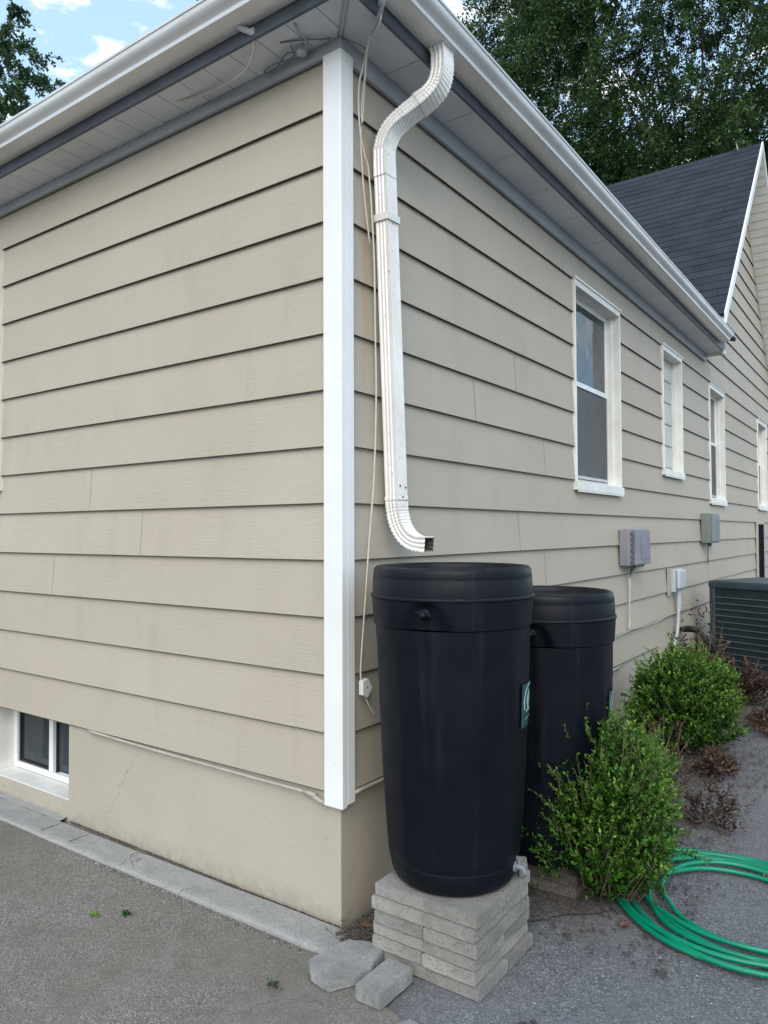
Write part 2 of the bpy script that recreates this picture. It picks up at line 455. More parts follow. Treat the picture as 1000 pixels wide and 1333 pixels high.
def catmull(P, n=12):
    P = [Vector(p) for p in P]
    Q = [P[0] * 2 - P[1]] + P + [P[-1] * 2 - P[-2]]
    out = []
    for i in range(1, len(Q) - 2):
        for k in range(n):
            t = k / n
            out.append(.5 * ((2 * Q[i]) + (Q[i + 1] - Q[i - 1]) * t + (2 * Q[i - 1] - 5 * Q[i] + 4 * Q[i + 1] - Q[i + 2]) * t * t
                             + (-Q[i - 1] + 3 * Q[i] - 3 * Q[i + 1] + Q[i + 2]) * t ** 3))
    out.append(P[-1])
    return out

def leaves_object(name, pos, ax, nrm, length, width, tint, material, parent=None, loc=None, fold=.18):
    """pos (N,3), ax = leaf direction, nrm = approximate normal; every leaf is two folded triangles pairs"""
    N = len(pos)
    ax = ax / np.maximum(np.linalg.norm(ax, axis=1, keepdims=True), 1e-9)
    side = np.cross(ax, nrm); side /= np.maximum(np.linalg.norm(side, axis=1, keepdims=True), 1e-9)
    nn = np.cross(side, ax)
    L = length[:, None]; Wd = width[:, None]
    v0 = pos
    v1 = pos + ax * L * .48 + side * Wd * .5 + nn * Wd * fold
    v2 = pos + ax * L
    v3 = pos + ax * L * .48 - side * Wd * .5 + nn * Wd * fold
    V = np.stack([v0, v1, v2, v3], 1).reshape(-1, 3)
    org = np.zeros(3)
    p = parent
    while p is not None: org = org + np.array(p.location); p = p.parent
    if loc is not None: org = org + np.array(loc)
    V = V - org
    F = np.arange(N)[:, None] * 4 + np.array([[0, 1, 2, 0, 2, 3]])
    me = bpy.data.meshes.new(name)
    me.vertices.add(N * 4); me.vertices.foreach_set('co', V.astype(np.float32).ravel())
    me.loops.add(N * 6); me.loops.foreach_set('vertex_index', F.astype(np.int32).ravel())
    me.polygons.add(N * 2)
    me.polygons.foreach_set('loop_start', (np.arange(N * 2) * 3).astype(np.int32))
    me.polygons.foreach_set('loop_total', np.full(N * 2, 3, np.int32))
    me.materials.append(material)
    me.update(calc_edges=True)
    a = me.attributes.new('tint', 'FLOAT', 'FACE')
    a.data.foreach_set('value', np.repeat(tint, 2).astype(np.float32))
    me.validate()
    o = bpy.data.objects.new(name, me); COL.objects.link(o)
    if loc is not None: o.location = loc
    if parent is not None: o.parent = parent
    return o

def unit(v): return v / np.maximum(np.linalg.norm(v, axis=-1, keepdims=True), 1e-9)

# ------------------------------------------------------------------ SETTING: ground
g = MB()
# large sheet with a denser middle, gently uneven near the camera
xs = [-150, -60, -20, -8] + [ -5 + .25 * i for i in range(45)] + [9, 20, 60, 150]
ys = [-150, -60, -20, -8] + [ -5 + .25 * i for i in range(69)] + [16, 25, 60, 150]
def gz(x, y):
    a = mnoise.noise(Vector((x * .9, y * .9, 0))) * .008
    edge = 1 if (-5 < x < 5 and -5 < y < 11) else 0
    t_ = min(1, max(0, (.30 - x) / .7)); t_ = t_ * t_ * (3 - 2 * t_)
    return a * edge - .008 - .05 * t_
for j, y in enumerate(ys):
    for i, x in enumerate(xs): g.v.append((x, y, gz(x, y)))
nx = len(xs)
for j in range(len(ys) - 1):
    for i in range(nx - 1):
        a = j * nx + i; g.f.append((a, a + 1, a + 1 + nx, a + nx)); g.m.append(0)
ground = g.build('ground', M_GRAVEL, smooth=True); tag(ground, kind='structure')

# driveway slab: its right edge is ragged and broken where it meets the gravel
def ragged(a, b, n, amp, sd):
    rr = random.Random(sd); out = []
    for i in range(n + 1):
        t = i / n
        out.append((a[0] + (b[0] - a[0]) * t + rr.uniform(-amp, amp) * (0 < i < n), a[1] + (b[1] - a[1]) * t + rr.uniform(-amp, amp) * (0 < i < n)))
    return out
edge = [(.10, -.10), (.33, -.27), (.48, -.285), (.62, -.42), (.95, -3.2), (.9, -14.01)]
dv_, df_ = [], []
colsx = [0, .03, .06, .1, .15, .2, .25, .3, .4, .5, .6, .7, .8, 1, 1.2, 1.5, 1.8, 2.2, 2.6, 3.2, 4, 6, 12, 40]
rowsy = [-.10 - .01 * i for i in range(40)] + [-.5 - .03 * i for i in range(70)] + [-2.6 - .2 * i for i in range(20)] + [-7, -10, -14]
for jy, y in enumerate(rowsy):
    xe = edge[-1][0]
    for p, q in zip(edge[:-1], edge[1:]):
        if q[1] <= y <= p[1]: xe = p[0] + (q[0] - p[0]) * (y - p[1]) / (q[1] - p[1]); break
    xe += mnoise.noise(Vector((y * 12, 5, 0))) * .025 + mnoise.noise(Vector((y * 45, 2, 0))) * .012
    for cx_ in colsx:
        x = xe - cx_
        t_ = min(1, max(0, (.20 - x) / .26)); t_ = t_ * t_ * (3 - 2 * t_)
        dv_.append((x, y, (-.006 if cx_ == 0 else .002) - .020 * t_ + mnoise.noise(Vector((x * 1.5, y * 1.5, 4))) * .003 * (cx_ > .1)))
nc_ = len(colsx)
for jy in range(len(rowsy) - 1):
    for ix in range(nc_ - 1):
        a = jy * nc_ + ix; df_.append((a, a + 1, a + 1 + nc_, a + nc_)[::-1])
me = bpy.data.meshes.new('driveway'); me.from_pydata(dv_, [], df_); me.materials.append(M_DRIVE)
me.polygons.foreach_set('use_smooth', [True] * len(df_)); me.update()
if me.polygons[0].normal.z < 0: me.flip_normals()
drive = bpy.data.objects.new('driveway', me); COL.objects.link(drive); tag(drive, kind='structure')

# mulch bed strip along the right wall (under shrubs)
bed = MB()
out = [(.02, .02), (.20, -.02), (.24, .0), (.52, .36), (.62, .54), (.76, .62), (.82, 1.0), (.82, 1.3), (.86, 1.7), (.80, 2.1), (.74, 2.6), (.74, 3.6), (.75, 4.6), (.80, 6), (.8, 11), (.02, 11)]
edge_pts = out[1:14]
nb_ = 420
for i in range(nb_ + 1):
    y = -.02 + 11.0 * (i / nb_) ** 1.5
    e_ = [p for p in edge_pts]
    xr = e_[-1][0]
    for p, q in zip(e_[:-1], e_[1:]):
        if p[1] <= y <= q[1]: xr = p[0] + (q[0] - p[0]) * (y - p[1]) / (q[1] - p[1] + 1e-9); break
    if y < .0: xr = .2
    xr += mnoise.noise(Vector((y * 9, 3, 0))) * .05 + mnoise.noise(Vector((y * 40, 8, 0))) * .02
    bed.v += [(.015, y, .006), (max(.05, xr), y, .006)]
    if i: k0 = 2 * i - 2; bed.f.append((k0, k0 + 1, k0 + 3, k0 + 2)); bed.m.append(0)
bedo = bed.build('soil_bed', M_SOIL); tag(bedo, kind='structure')

# concrete kerb along the left wall
k = MB()
n = 70
prof = [(-.012, .002), (-.130, .0), (-.146, -.003), (-.156, -.011), (-.160, -.05)]
for i in range(n + 1):
    x = .085 - i * (6.0 / n)
    for (y, z) in prof:
        w = (mnoise.noise(Vector((x * 14, 4, 1))) * .005) if y > -.1 else mnoise.noise(Vector((x * 5, y, 3))) * .008
        sk = (-.02 * min(1, max(0, (.085 - x) / 2))) if y < 0 else 0
        dz = -.006 * min(1, max(0, -x / 2))
        k.v.append((x, y + w + sk, z + dz + .002 + mnoise.noise(Vector((x * 2, 0, 9))) * .003))
for i in range(n):
    for j in range(4):
        a = i * 5 + j; k.f.append((a, a + 5, a + 6, a + 1)); k.m.append(0)
k.f.append((0, 1, 2, 3, 4)); k.m.append(0)
for i in range(n):
    a, c = k.v[i * 5], k.v[(i + 1) * 5]
    k.quad(a, (a[0], a[1], -.03), (c[0], c[1], -.03), c)
# widened apron under the basement window
k.quad((-1.835, -.03, -.002), (-2.66, -.03, -.002), (-2.66, .0155, .004), (-1.835, .0155, .004))
for xj in (-1.56, -1.80):
    pj = [(-.02, .0035), (-.09, .0035), (-.132, .0035), (-.150, -.002), (-.165, -.014), (-.169, -.03)]
    for (ya, za), (yb_, zb0) in zip(pj[:-1], pj[1:]):
        k.quad((xj, ya - .016 * 0, za - .004), (xj + .005, ya, za - .004), (xj + .003, yb_ - .014, zb0 - .004), (xj - .002, yb_ - .014, zb0 - .004), 1)
kerb = k.build('concrete_kerb', [M_KERB, M_GAP], smooth=False); tag(kerb, kind='structure')

# ------------------------------------------------------------------ HOUSE
house = thing('house', 'taupe lap-sided house with white corner board, white gutter and dark shingled gable', 'house', (0, 0, 0))

LAP = .015
def zc(i): return Z0 - i * EXP

def siding(name, axis, lo_fn, hi_fn, holes, i0, i1, joints, far=False):
    """axis 'x': wall on y=0 facing -y (coordinate u = x); axis 'y': wall on x=0 facing +x (u = y)"""
    b = MB()
    def P(u, d, z):      # d = outward distance
        return (u, -d, z) if axis == 'x' else (d, u, z)
    def quad(u0b, u1b, u0t, u1t, zb, zt, db, dt, mi):
        q = [P(u0b, db, zb), P(u1b, db, zb), P(u1t, dt, zt), P(u0t, dt, zt)]
        b.add(q, [(0, 1, 2, 3)], mi)
    for i in range(i0, i1 + 1):
        zb = zc(i); zt = zc(i - 1) + .004
        if hi_fn(zb) - lo_fn(zb) < .03: continue
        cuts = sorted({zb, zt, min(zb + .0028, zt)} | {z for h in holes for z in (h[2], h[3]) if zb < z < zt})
        def off(z): return LAP * (1 - (z - zb) / (zt - zb)) - LAP + .001
        for a, c in zip(cuts[:-1], cuts[1:]):
            mid = (a + c) / 2
            segs = [(lo_fn(mid), hi_fn(mid))]
            for h in holes:
                if h[2] < mid < h[3]:
                    ns = []
                    for s0, s1 in segs:
                        if h[1] <= s0 or h[0] >= s1: ns.append((s0, s1)); continue
                        if h[0] > s0: ns.append((s0, h[0]))
                        if h[1] < s1: ns.append((h[1], s1))
                    segs = ns
            strip = 1 if (a == zb) else 0  # lowest strip of each board face coloured dark as a lap shadow
            for s0, s1 in segs:
                e0 = abs(s0 - lo_fn(mid)) < 1e-6; e1 = abs(s1 - hi_fn(mid)) < 1e-6
                u0b, u0t = (lo_fn(a), lo_fn(c)) if e0 else (s0, s0)
                u1b, u1t = (hi_fn(a), hi_fn(c)) if e1 else (s1, s1)
                nseg = max(1, int((s1 - s0) / .35))
                for q in range(nseg):
                    t0, t1 = q / nseg, (q + 1) / nseg
                    A0 = u0b + (u1b - u0b) * t0; A1 = u0b + (u1b - u0b) * t1
                    B0 = u0t + (u1t - u0t) * t0; B1 = u0t + (u1t - u0t) * t1
                    def wob(u, z): return mnoise.noise(Vector((u * 1.3, i * 3.1, 0))) * .0018
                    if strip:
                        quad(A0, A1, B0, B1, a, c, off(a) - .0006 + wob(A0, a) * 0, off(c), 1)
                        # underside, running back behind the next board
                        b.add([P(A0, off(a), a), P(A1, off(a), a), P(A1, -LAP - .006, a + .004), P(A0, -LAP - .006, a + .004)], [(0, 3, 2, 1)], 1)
                    else:
                        quad(A0, A1, B0, B1, a, c, off(a), off(c), 0)
        for (u, ii) in joints:
            if ii == i:
                b.add([P(u - .0011, .0022, zb + .003), P(u + .0011, .0022, zb + .003), P(u + .0011, -LAP + .0035, zt - .006), P(u - .0011, -LAP + .0035, zt - .006)], [(0, 1, 2, 3)], 2 if axis == 'x' else 1)
    if axis == 'x':
        pass
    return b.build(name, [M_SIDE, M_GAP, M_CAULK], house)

# windows on the right wall: (y0, y1, z0, z1)
WINS = [(2.43, 3.365, 1.745, 3.135), (4.56, 5.25, 1.972, 3.137), (6.47, 7.27, 1.772, 3.095), (9.68, 10.5, 1.78, 3.092)]
APEX = (8.56, 6.60); SL = 1.085
def yl(z): return .03 if z < 3.36 else APEX[0] - (APEX[1] - .10 - z) / SL
def yr(z): return min(11.3, APEX[0] + (APEX[1] - .10 - z) / SL)
holesR = [(a + .004, b - .004, c + .004, d - .004) for a, b, c, d in WINS]
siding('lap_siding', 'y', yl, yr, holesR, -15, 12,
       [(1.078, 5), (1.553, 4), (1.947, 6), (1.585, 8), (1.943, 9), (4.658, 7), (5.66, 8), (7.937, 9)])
W0 = (-3.45, -2.512, 1.754, 3.129)
holesL = [(W0[0] + .004, W0[1] - .004, W0[2] + .004, W0[3] - .004)]
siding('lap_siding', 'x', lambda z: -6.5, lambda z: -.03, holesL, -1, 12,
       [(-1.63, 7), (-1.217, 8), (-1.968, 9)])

# foundation
f = MB()
FY = .016
def wallx(x0, x1, z0, z1): f.quad((x0, FY, z0), (x1, FY, z0), (x1, FY, z1), (x0, FY, z1))
for i in range(12): 
    x0, x1 = -1.825 + i * (1.825 - FY) / 12, -1.825 + (i + 1) * (1.825 - FY) / 12
    for a, c in ((-.2, .01), (.01, .25), (.25, .50)): wallx(x0, x1, a, c)
wallx(-6.5, -2.62, -.2, .50)
wallx(-2.62, -1.825, -.2, .092)
f.quad((-1.825, FY, .0), (-1.825, .22, .0), (-1.825, .22, .5), (-1.825, FY, .5))
f.quad((-2.62, FY, .0), (-2.62, FY, .5), (-2.62, .22, .5), (-2.62, .22, .0), 1)
ysq = [FY] + [.15 * i for i in range(1, 29)] + [4.35]
for a, c in zip(ysq[:-1], ysq[1:]):
    f.quad((-FY, a, -.2), (-FY, c, -.2), (-FY, c, .5), (-FY, a, .5))
f.box(-.1, .004, 4.35, 11.3, -.2, .498)
fo = f.build('foundation', [M_STUCCO, M_CASE], house)

# basement window
def part(name, b, m, parent, **kw): return b.build(name, m, parent, **kw)
b = MB()
b.box(-2.62, -2.585, .15, .19, .092, .5); b.box(-2.585, -1.825, .152, .19, .092, .128); b.box(-2.235, -2.195, .145, .188, .128, .5)
bw = b.build('basement_window', M_VINYL, house, bevel=.003)
b = MB(); b.box(-2.585, -2.57, .165, .187, .128, .5); b.box(-2.25, -2.235, .165, .187, .128, .5); b.box(-2.57, -2.25, .165, .187, .128, .14); b.box(-2.195, -2.187, .165, .187, .128, .5)
b.build('gasket', M_BLACK, bw)
for a, c in ((-2.57, -2.25), (-2.187, -1.826)):
    b = MB(); b.box(a, c, .176, .182, .14, .5); b.build('pane', M_GLASS, bw)
b = MB(); b.box(-2.619, -1.826, .0165, .15, .06, .0945); b.build('sill', M_CASE, house, bevel=.004)

# corner board (two flat boards meeting)
cb = MB()
d = .020
cb.box(-.070, d, -d, .012, .444, 3.33)
cb.box(.0, d - .0005, .012, .060, .452, 3.33)
cb.build('corner_board', M_TRIM, house, bevel=.0035)

# frieze strips under the soffit
fr = MB()
fr.box(-6.5, .018, -.016, .0, 3.325, 3.378); fr.box(-.0, .018, .0, 6.3, 3.300, 3.378)
fr.build('frieze', M_FRIEZE, house, bevel=.002)

ZS = 3.38; OS = .19
YE = 6.3
s = MB()
# soffit panels (solid, slightly separated so the seams are real grooves)
def soffit_panels():
    step = .455; y = -.17
    ycur = .285 - step * 3
    edges = []
    while ycur < YE: edges.append(ycur); ycur += step
    edges = [e for e in edges if e > -OS]
    # right run, mitred at the corner line x = -y ... (0,0)->(OS,-OS)
    prev = -OS
    for e in edges + [YE]:
        a, c = prev + .0024, e - .0024
        prev = e
        xa = max(0, -a); xc = max(0, -c)
        if a < 0:
            if c < 0: pts = [(-a if -a < OS else OS, a), (OS, a), (OS, c), (-c, c)]
            else: pts = [(min(OS, -a), a), (OS, a), (OS, c), (0, c), (0, 0)]
        else: pts = [(0, a), (OS, a), (OS, c), (0, c)]
        n_ = len(pts)
        s.add([(x, y_, ZS) for x, y_ in pts] + [(x, y_, ZS + .012) for x, y_ in pts],
              [tuple(range(n_ - 1, -1, -1)), tuple(range(n_, 2 * n_))] + [(i, (i + 1) % n_, n_ + (i + 1) % n_, n_ + i) for i in range(n_)], 0)
    step = .152; x = OS
    prev = OS
    while prev > -6.5:
        e = prev - step
        a, c = prev - .0019, e + .0019     # a > c
        prev = e
        def yin(q): return -max(0, q)
        if a > 0:
            pts = [(a, -OS), (a, -a), (max(c, 0), -max(c, 0))] + ([(c, 0)] if c < 0 else []) + [(c, -OS)]
        else: pts = [(a, -OS), (a, 0), (c, 0), (c, -OS)]
        n_ = len(pts)
        s.add([(x_, y_, ZS) for x_, y_ in pts] + [(x_, y_, ZS + .012) for x_, y_ in pts],
              [tuple(range(n_)), tuple(range(2 * n_ - 1, n_ - 1, -1))] + [(i, n_ + i, n_ + (i + 1) % n_, (i + 1) % n_) for i in range(n_)], 0)
soffit_panels()
s.build('soffit', [M_SOFFIT], house)
# dark board above the panel seams
sb = MB(); sb.box(-6.5, OS - .002, -OS + .002, 0, ZS + .013, ZS + .02, 0); sb.box(.0005, OS - .002, .0005, YE, ZS + .0125, ZS + .02, 0)
sb.build('soffit_backing', M_GAP, house)
# mitre strip of the soffit corner
ms = MB()
for w0 in (-.012, .004):
    q = .7071
    ms.add([(0.0 + w0 * q, 0 + w0 * q, ZS - .003), (OS + w0 * q, -OS + w0 * q, ZS - .003), (OS + (w0 + .008) * q, -OS + (w0 + .008) * q, ZS - .003), ((w0 + .008) * q, (w0 + .008) * q, ZS - .003)], [(0, 1, 2, 3)], 0)
ms.build('mitre_strip', M_FRIEZE, house)
# fascia
fa = MB()
fa.box(-6.5, OS + .014, -OS - .014, -OS, ZS - .006, 3.50); fa.box(OS, OS + .014, -OS, YE, ZS - .006, 3.50)
fa.build('fascia', M_FASCIA, house)
fe = MB(); fe.box(0.001, OS + .014, YE, YE + .012, ZS - .03, 3.50); fe.box(OS - .004, OS + .02, YE - .09, YE + .014, ZS - .035, ZS + .01)
fe.build('soffit_end_board', M_CASE, house, bevel=.003)

# gutter, K profile (distance from wall, z)
GP = [(.205, 3.503), (.205, 3.427), (.209, 3.424), (.296, 3.424), (.303, 3.427), (.3045, 3.434), (.3045, 3.443), (.309, 3.449), (.318, 3.455), (.328, 3.463),
      (.335, 3.473), (.338, 3.484), (.338, 3.493), (.3425, 3.494), (.3435, 3.503), (.340, 3.508), (.334, 3.506), (.333, 3.500)]
def gutter(name, axis, u0, u1):
    b = MB(); N = len(GP); st = []
    segs = 40
    for i in range(segs + 1):
        t = i / segs
        row = []
        for (dd, z) in GP:
            if axis == 'y':
                u = (-dd) + (u1 + dd) * t; 
                sag = mnoise.noise(Vector((u * 1.1, 2, 0))) * .0022 * (0 if i == 0 else 1)
                row.append((dd + sag * .6, u, z + sag))
            else:
                u = dd + (u1 - dd) * t
                sag = mnoise.noise(Vector((u * 1.1, 7, 0))) * .0022 * (0 if i == 0 else 1)
                row.append((u, -dd - sag * .6, z + sag))
        st += row
    fs = []
    for i in range(segs):
        for j in range(N - 1):
            a = i * N + j
            fs.append((a, a + 1, a + 1 + N, a + N) if axis == 'x' else (a, a + N, a + 1 + N, a + 1))
    if axis == 'y': fs.append(tuple(segs * N + j for j in range(N)))
    b.add(st, fs, 0)
    return b.build(name, M_GUTTER, house, smooth=True, angle=.6)
gutter('gutter', 'y', 0, 6.02)
gutter('gutter', 'x', 0, -6.5)

def uvmesh(name, verts, faces, uvs, m, parent, thick=0):
    me = bpy.data.meshes.new(name); me.from_pydata(verts, [], faces); me.materials.append(m)
    l = me.uv_layers.new(name='UVMap'); i = 0
    for p in me.polygons:
        for li in p.loop_indices: l.data[li].uv = uvs[me.loops[li].vertex_index]
    o = bpy.data.objects.new(name, me); COL.objects.link(o); o.parent = parent
    if thick:
        so = o.modifiers.new('solid', 'SOLIDIFY'); so.thickness = thick; so.offset = -1
    return o
# wing roof: hip, slope .25
zt = 3.510; q = .25; E0 = .31; depth = 3.4
v_ = [(E0, -E0, zt), (E0, YE + .02, zt), (E0 - depth, YE + .02, zt + depth * q), (E0 - depth, -E0 + depth, zt + depth * q), (-6.6, -E0, zt), (-6.6, -E0 + depth, zt + depth * q)]
v_.append((-6.6, YE + .02, zt + depth * q)) 
uvmesh('wing_roof', v_, [(0, 1, 2, 3), (4, 0, 3, 5), (5, 3, 2, 6)], [(p[1] if i in (0, 1, 2, 3) else p[0], (E0 - p[0])) for i, p in enumerate(v_)], M_ROOF, house, .03)
# main roof: two slopes, rakes at x = .28
XR = .28; XB = -9.0
yb, zb_ = 5.87, APEX[1] - (APEX[0] - 5.87) * SL
def rs(y): return abs(y - APEX[0]) * math.sqrt(1 + SL * SL)
nstep = 27; vv = []; uu = []; ff = []
# courses stepped for real shadow lines
pos = 0; total = rs(yb)
rows = []
kx = 0
side_v = []
def slope(sign, yend):
    tot = abs(yend - APEX[0]) * math.sqrt(1 + SL * SL); n = int(tot / .145) + 1
    c_, s_ = 1 / math.sqrt(1 + SL * SL), SL / math.sqrt(1 + SL * SL)
    for i in range(n):
        d0, d1 = i * .145, min((i + 1) * .145, tot) 
        for j in range(40):
            xa, xb = XB + (XR - XB) * j / 40, XB + (XR - XB) * (j + 1) / 40
            base = len(vv)
            for (x, dd, lift) in ((xa, d0, .001), (xb, d0, .001), (xb, d1, .0055 + .003 * mnoise.noise(Vector((xb * 3, d1 * 7, 0)))), (xa, d1, .0055 + .003 * mnoise.noise(Vector((xa * 3, d1 * 7, 0)))), (xa, d1, .0), (xb, d1, .0)):
                y = APEX[0] + sign * (dd * c_) + sign * lift * s_; z = APEX[1] - dd * s_ + lift * c_
                vv.append((x, y, z)); uu.append((x, dd + .003))
            ff.append((base, base + 1, base + 2, base + 3)); ff.append((base + 3, base + 2, base + 5, base + 4))
slope(-1, yb); slope(1, 2 * APEX[0] - yb)
uvmesh('main_roof', vv, ff, uu, M_ROOF, house)
rk = MB()
for sgn, yy in ((-1, yb), (1, 2 * APEX[0] - yb)):
    y2 = yy; z2 = APEX[1] - abs(yy - APEX[0]) * SL
    for (x0, x1, h0, h1) in ((XR, XR + .02, -.105, .012), (-.02, XR, -.10, -.085)):
        a = [(x0, APEX[0], APEX[1] + h0), (x0, APEX[0], APEX[1] + h1), (x0, y2, z2 + h1), (x0, y2, z2 + h0)]
        c = [(x1, p[1], p[2]) for p in a]
        rk.add(a + c, [(0, 1, 2, 3), (7, 6, 5, 4), (0, 4, 5, 1), (1, 5, 6, 2), (2, 6, 7, 3), (3, 7, 4, 0)], 0)
rk.build('rake_board', M_TRIM, house)
gs = MB()
yy = 2 * APEX[0] - yb; nn_ = 34
for sgn in (-1, 1):
    for i in range(nn_):
        t0, t1 = i / nn_ + .0022, (i + 1) / nn_ - .0022
        ya, yb2 = APEX[0] + sgn * (yy - APEX[0]) * t0, APEX[0] + sgn * (yy - APEX[0]) * t1
        za, zb2 = APEX[1] - abs(ya - APEX[0]) * SL - .107, APEX[1] - abs(yb2 - APEX[0]) * SL - .107
        gs.add([(.0, ya, za), (XR + .002, ya, za), (XR + .002, yb2, zb2 - .004), (.0, yb2, zb2 - .004)], [(0, 1, 2, 3)], 0)
gs.build('gable_soffit', M_CASE, house)

# windows on the right wall
def window(y0, y1, z0, z1, kind):
    fl, pr_, dp = .018, .012, .13
    b = MB()
    # box casing: jambs run from the outer face back to the sash
    b.box(-dp, pr_, y0, y0 + fl, z0, z1); b.box(-dp, pr_, y1 - fl, y1, z0, z1); b.box(-dp, pr_ - .001, y0 + fl, y1 - fl, z1 - .045, z1 - .0005)
    b.box(pr_ + .0005, pr_ + .008, y0 - .006, y1 + .006, z1 - .005, z1 + .012)
    b.box(-dp, -.045, y0 + fl, y0 + fl + .014, z0 + .02, z1 - .045); b.box(-dp, -.045, y1 - fl - .014, y1 - fl, z0 + .02, z1 - .045)
    w = b.build('window', M_CASE, house, bevel=.003)
    b = MB()
    b.add([(-dp, y0 + fl, z0 + .10), (pr_ + .012, y0 + fl - .03, z0 + .055), (pr_ + .012, y1 - fl + .03, z0 + .055), (-dp, y1 - fl, z0 + .10),
           (-dp, y0 + fl, z0 + .0), (pr_ + .012, y0 + fl - .03, z0 + .0), (pr_ + .012, y1 - fl + .03, z0 + .0), (-dp, y1 - fl, z0 + .0)],
          [(0, 1, 2, 3), (1, 5, 6, 2), (7, 6, 5, 4), (0, 4, 5, 1), (3, 2, 6, 7)], 0)
    b.box(pr_ + .004, pr_ + .012, y0, y1, z0 - .012, z0 - .001)
    b.build('sill', M_CASE, w, bevel=.002)
    a0, a1, c0, c1 = y0 + fl, y1 - fl, z0 + .095, z1 - .045
    mid = c0 + (c1 - c0) * .51
    if kind == 'block':
        for r in range(5):
            b = MB(); h = (c1 - c0) / 5
            b.box(-dp + .0, -dp + .05, a0 + .003, a1 - .003, c0 + r * h + .004, c0 + (r + 1) * h - .004); b.build('glass_block', M_BLOCKGLASS, w, bevel=.01)
        b = MB(); b.box(-dp - .02, -dp + .03, a0, a1, c0, c1); b.build('mortar', M_CASE, w)
        return w
    for (s0, s1, xo, nm) in ((mid - .002, c1, -.085, 'upper_sash'), (c0, mid + .03, -.105, 'lower_sash')):
        b = MB(); sw = .042
        b.box(xo - .02, xo, a0, a0 + sw, s0, s1); b.box(xo - .02, xo, a1 - sw, a1, s0, s1)
        b.box(xo - .019, xo + .001, a0 + sw, a1 - sw, s0, s0 + .036); b.box(xo - .019, xo + .001, a0 + sw, a1 - sw, s1 - .036, s1)
        sh = b.build(nm, M_VINYL, w, bevel=.003)
        b = MB(); b.box(xo - .014, xo - .008, a0 + sw, a1 - sw, s0 + .036, s1 - .036); b.build('pane', M_GLASS, sh)
    # half screen in front of the lower sash
    b = MB(); b.quad((-.090, a0 + .02, c0 + .02), (-.090, a1 - .02, c0 + .02), (-.090, a1 - .02, mid - .01), (-.090, a0 + .02, mid - .01))
    b.build('insect_screen', M_SCREEN, w)
    b = MB()
    b.box(-.094, -.084, a0, a0 + .02, c0, mid); b.box(-.094, -.084, a1 - .02, a1, c0, mid); b.box(-.094, -.084, a0 + .02, a1 - .02, c0, c0 + .02)
    b.build('screen_frame', M_PVC, w)
    return w
for wv_, kd in zip(WINS, ('dh', 'block', 'dh', 'dh')): window(*wv_, kd)

# window at the left edge, only its right casing comes into the frame
b = MB()
x0, x1, z0, z1 = W0
b.box(x0, x0 + .03, -.03, .115, z0, z1); b.box(x1 - .03, x1, -.03, .115, z0, z1); b.box(x0 + .03, x1 - .03, -.029, .115, z1 - .045, z1 - .0005); b.box(x0 - .02, x1 + .004, -.042, .115, z0 - .03, z0 + .05)
w = b.build('window', M_CASE, house, bevel=.003)
b = MB(); b.box(x0 + .03, x1 - .03, .09, .10, z0 + .05, z1 - .045); b.build('pane', M_GLASS, w)

# ------------------------------------------------------------------ downspout (part of the house)
DW, DT = .076, .058
def sect():
    """corrugated rectangle: u along width (y), v across"""
    pts = []
    def side(p0, p1, ribs, nrm_):
        n = ribs * 6
        for i in range(n):
            t = i / n
            off = 0
            if .08 < t < .92: off = .0022 * math.cos(2 * PI * (t - .08) / .84 * ribs) - .0022
            pts.append((p0[0] + (p1[0] - p0[0]) * t + nrm_[0] * off, p0[1] + (p1[1] - p0[1]) * t + nrm_[1] * off))
    a, c = DW / 2, DT / 2
    side((-a, -c), (a, -c), 5, (0, -1)); side((a, -c), (a, c), 3, (1, 0)); side((a, c), (-a, c), 5, (0, 1)); side((-a, c), (-a, -c), 3, (-1, 0))
    return pts
SEC = sect()
def spout(name, P, parent, n=14, crimp=True, scale=1.0, mats=None, capdark=False, thick=False):
    pts = catmull(P, n)
    # arc length resample
    L = [0]
    for a, c in zip(pts[:-1], pts[1:]): L.append(L[-1] + (c - a).length)
    step = .0035 if crimp else .02
    m = max(2, int(L[-1] / step)); out = []; j = 0
    for i in range(m + 1):
        s_ = L[-1] * i / m
        while j < len(L) - 2 and L[j + 1] < s_: j += 1
        t = (s_ - L[j]) / max(1e-9, L[j + 1] - L[j]); out.append(pts[j].lerp(pts[j + 1], t))
    b = MB(); rings = []
    for i, p in enumerate(out):
        t = (out[min(i + 1, m)] - out[max(i - 1, 0)]).normalized()
        wv_ = Vector((0, 1, 0)); wv_ = (wv_ - t * wv_.dot(t)).normalized(); nv = t.cross(wv_)
        a_, b_ = out[max(i - 3, 0)], out[min(i + 3, m)]
        curv = 0
        if crimp and 3 < i < m - 3:
            d1 = (p - a_).normalized(); d2 = (b_ - p).normalized(); curv = min(1, d1.angle(d2, 0) / .06)
        s_ = L[-1] * i / m
        cr_ = 1 - .11 * curv * (.5 + .5 * math.sin(2 * PI * s_ / .0145)) ** 2
        if crimp and (i < 5 or i > m - 5): cr_ = 1.03
        rings.append([p + wv_ * (u_ * scale * (1 - (1 - cr_) * .6)) + nv * (v_ * scale * cr_) for u_, v_ in SEC])
    N = len(SEC); fs = []
    for i in range(m):
        for k_ in range(N):
            a = i * N + k_; c = i * N + (k_ + 1) % N
            fs.append((a, c, c + N, a + N))
    b.add([q_ for r_ in rings for q_ in r_], fs, 0)
    o = b.build(name, [mats or M_SPOUT, M_INSIDE], parent, smooth=True, angle=.9)
    so = o.modifiers.new('wall', 'SOLIDIFY'); so.thickness = .0014; so.offset = -1; so.material_offset = 1
    return o
b = MB()
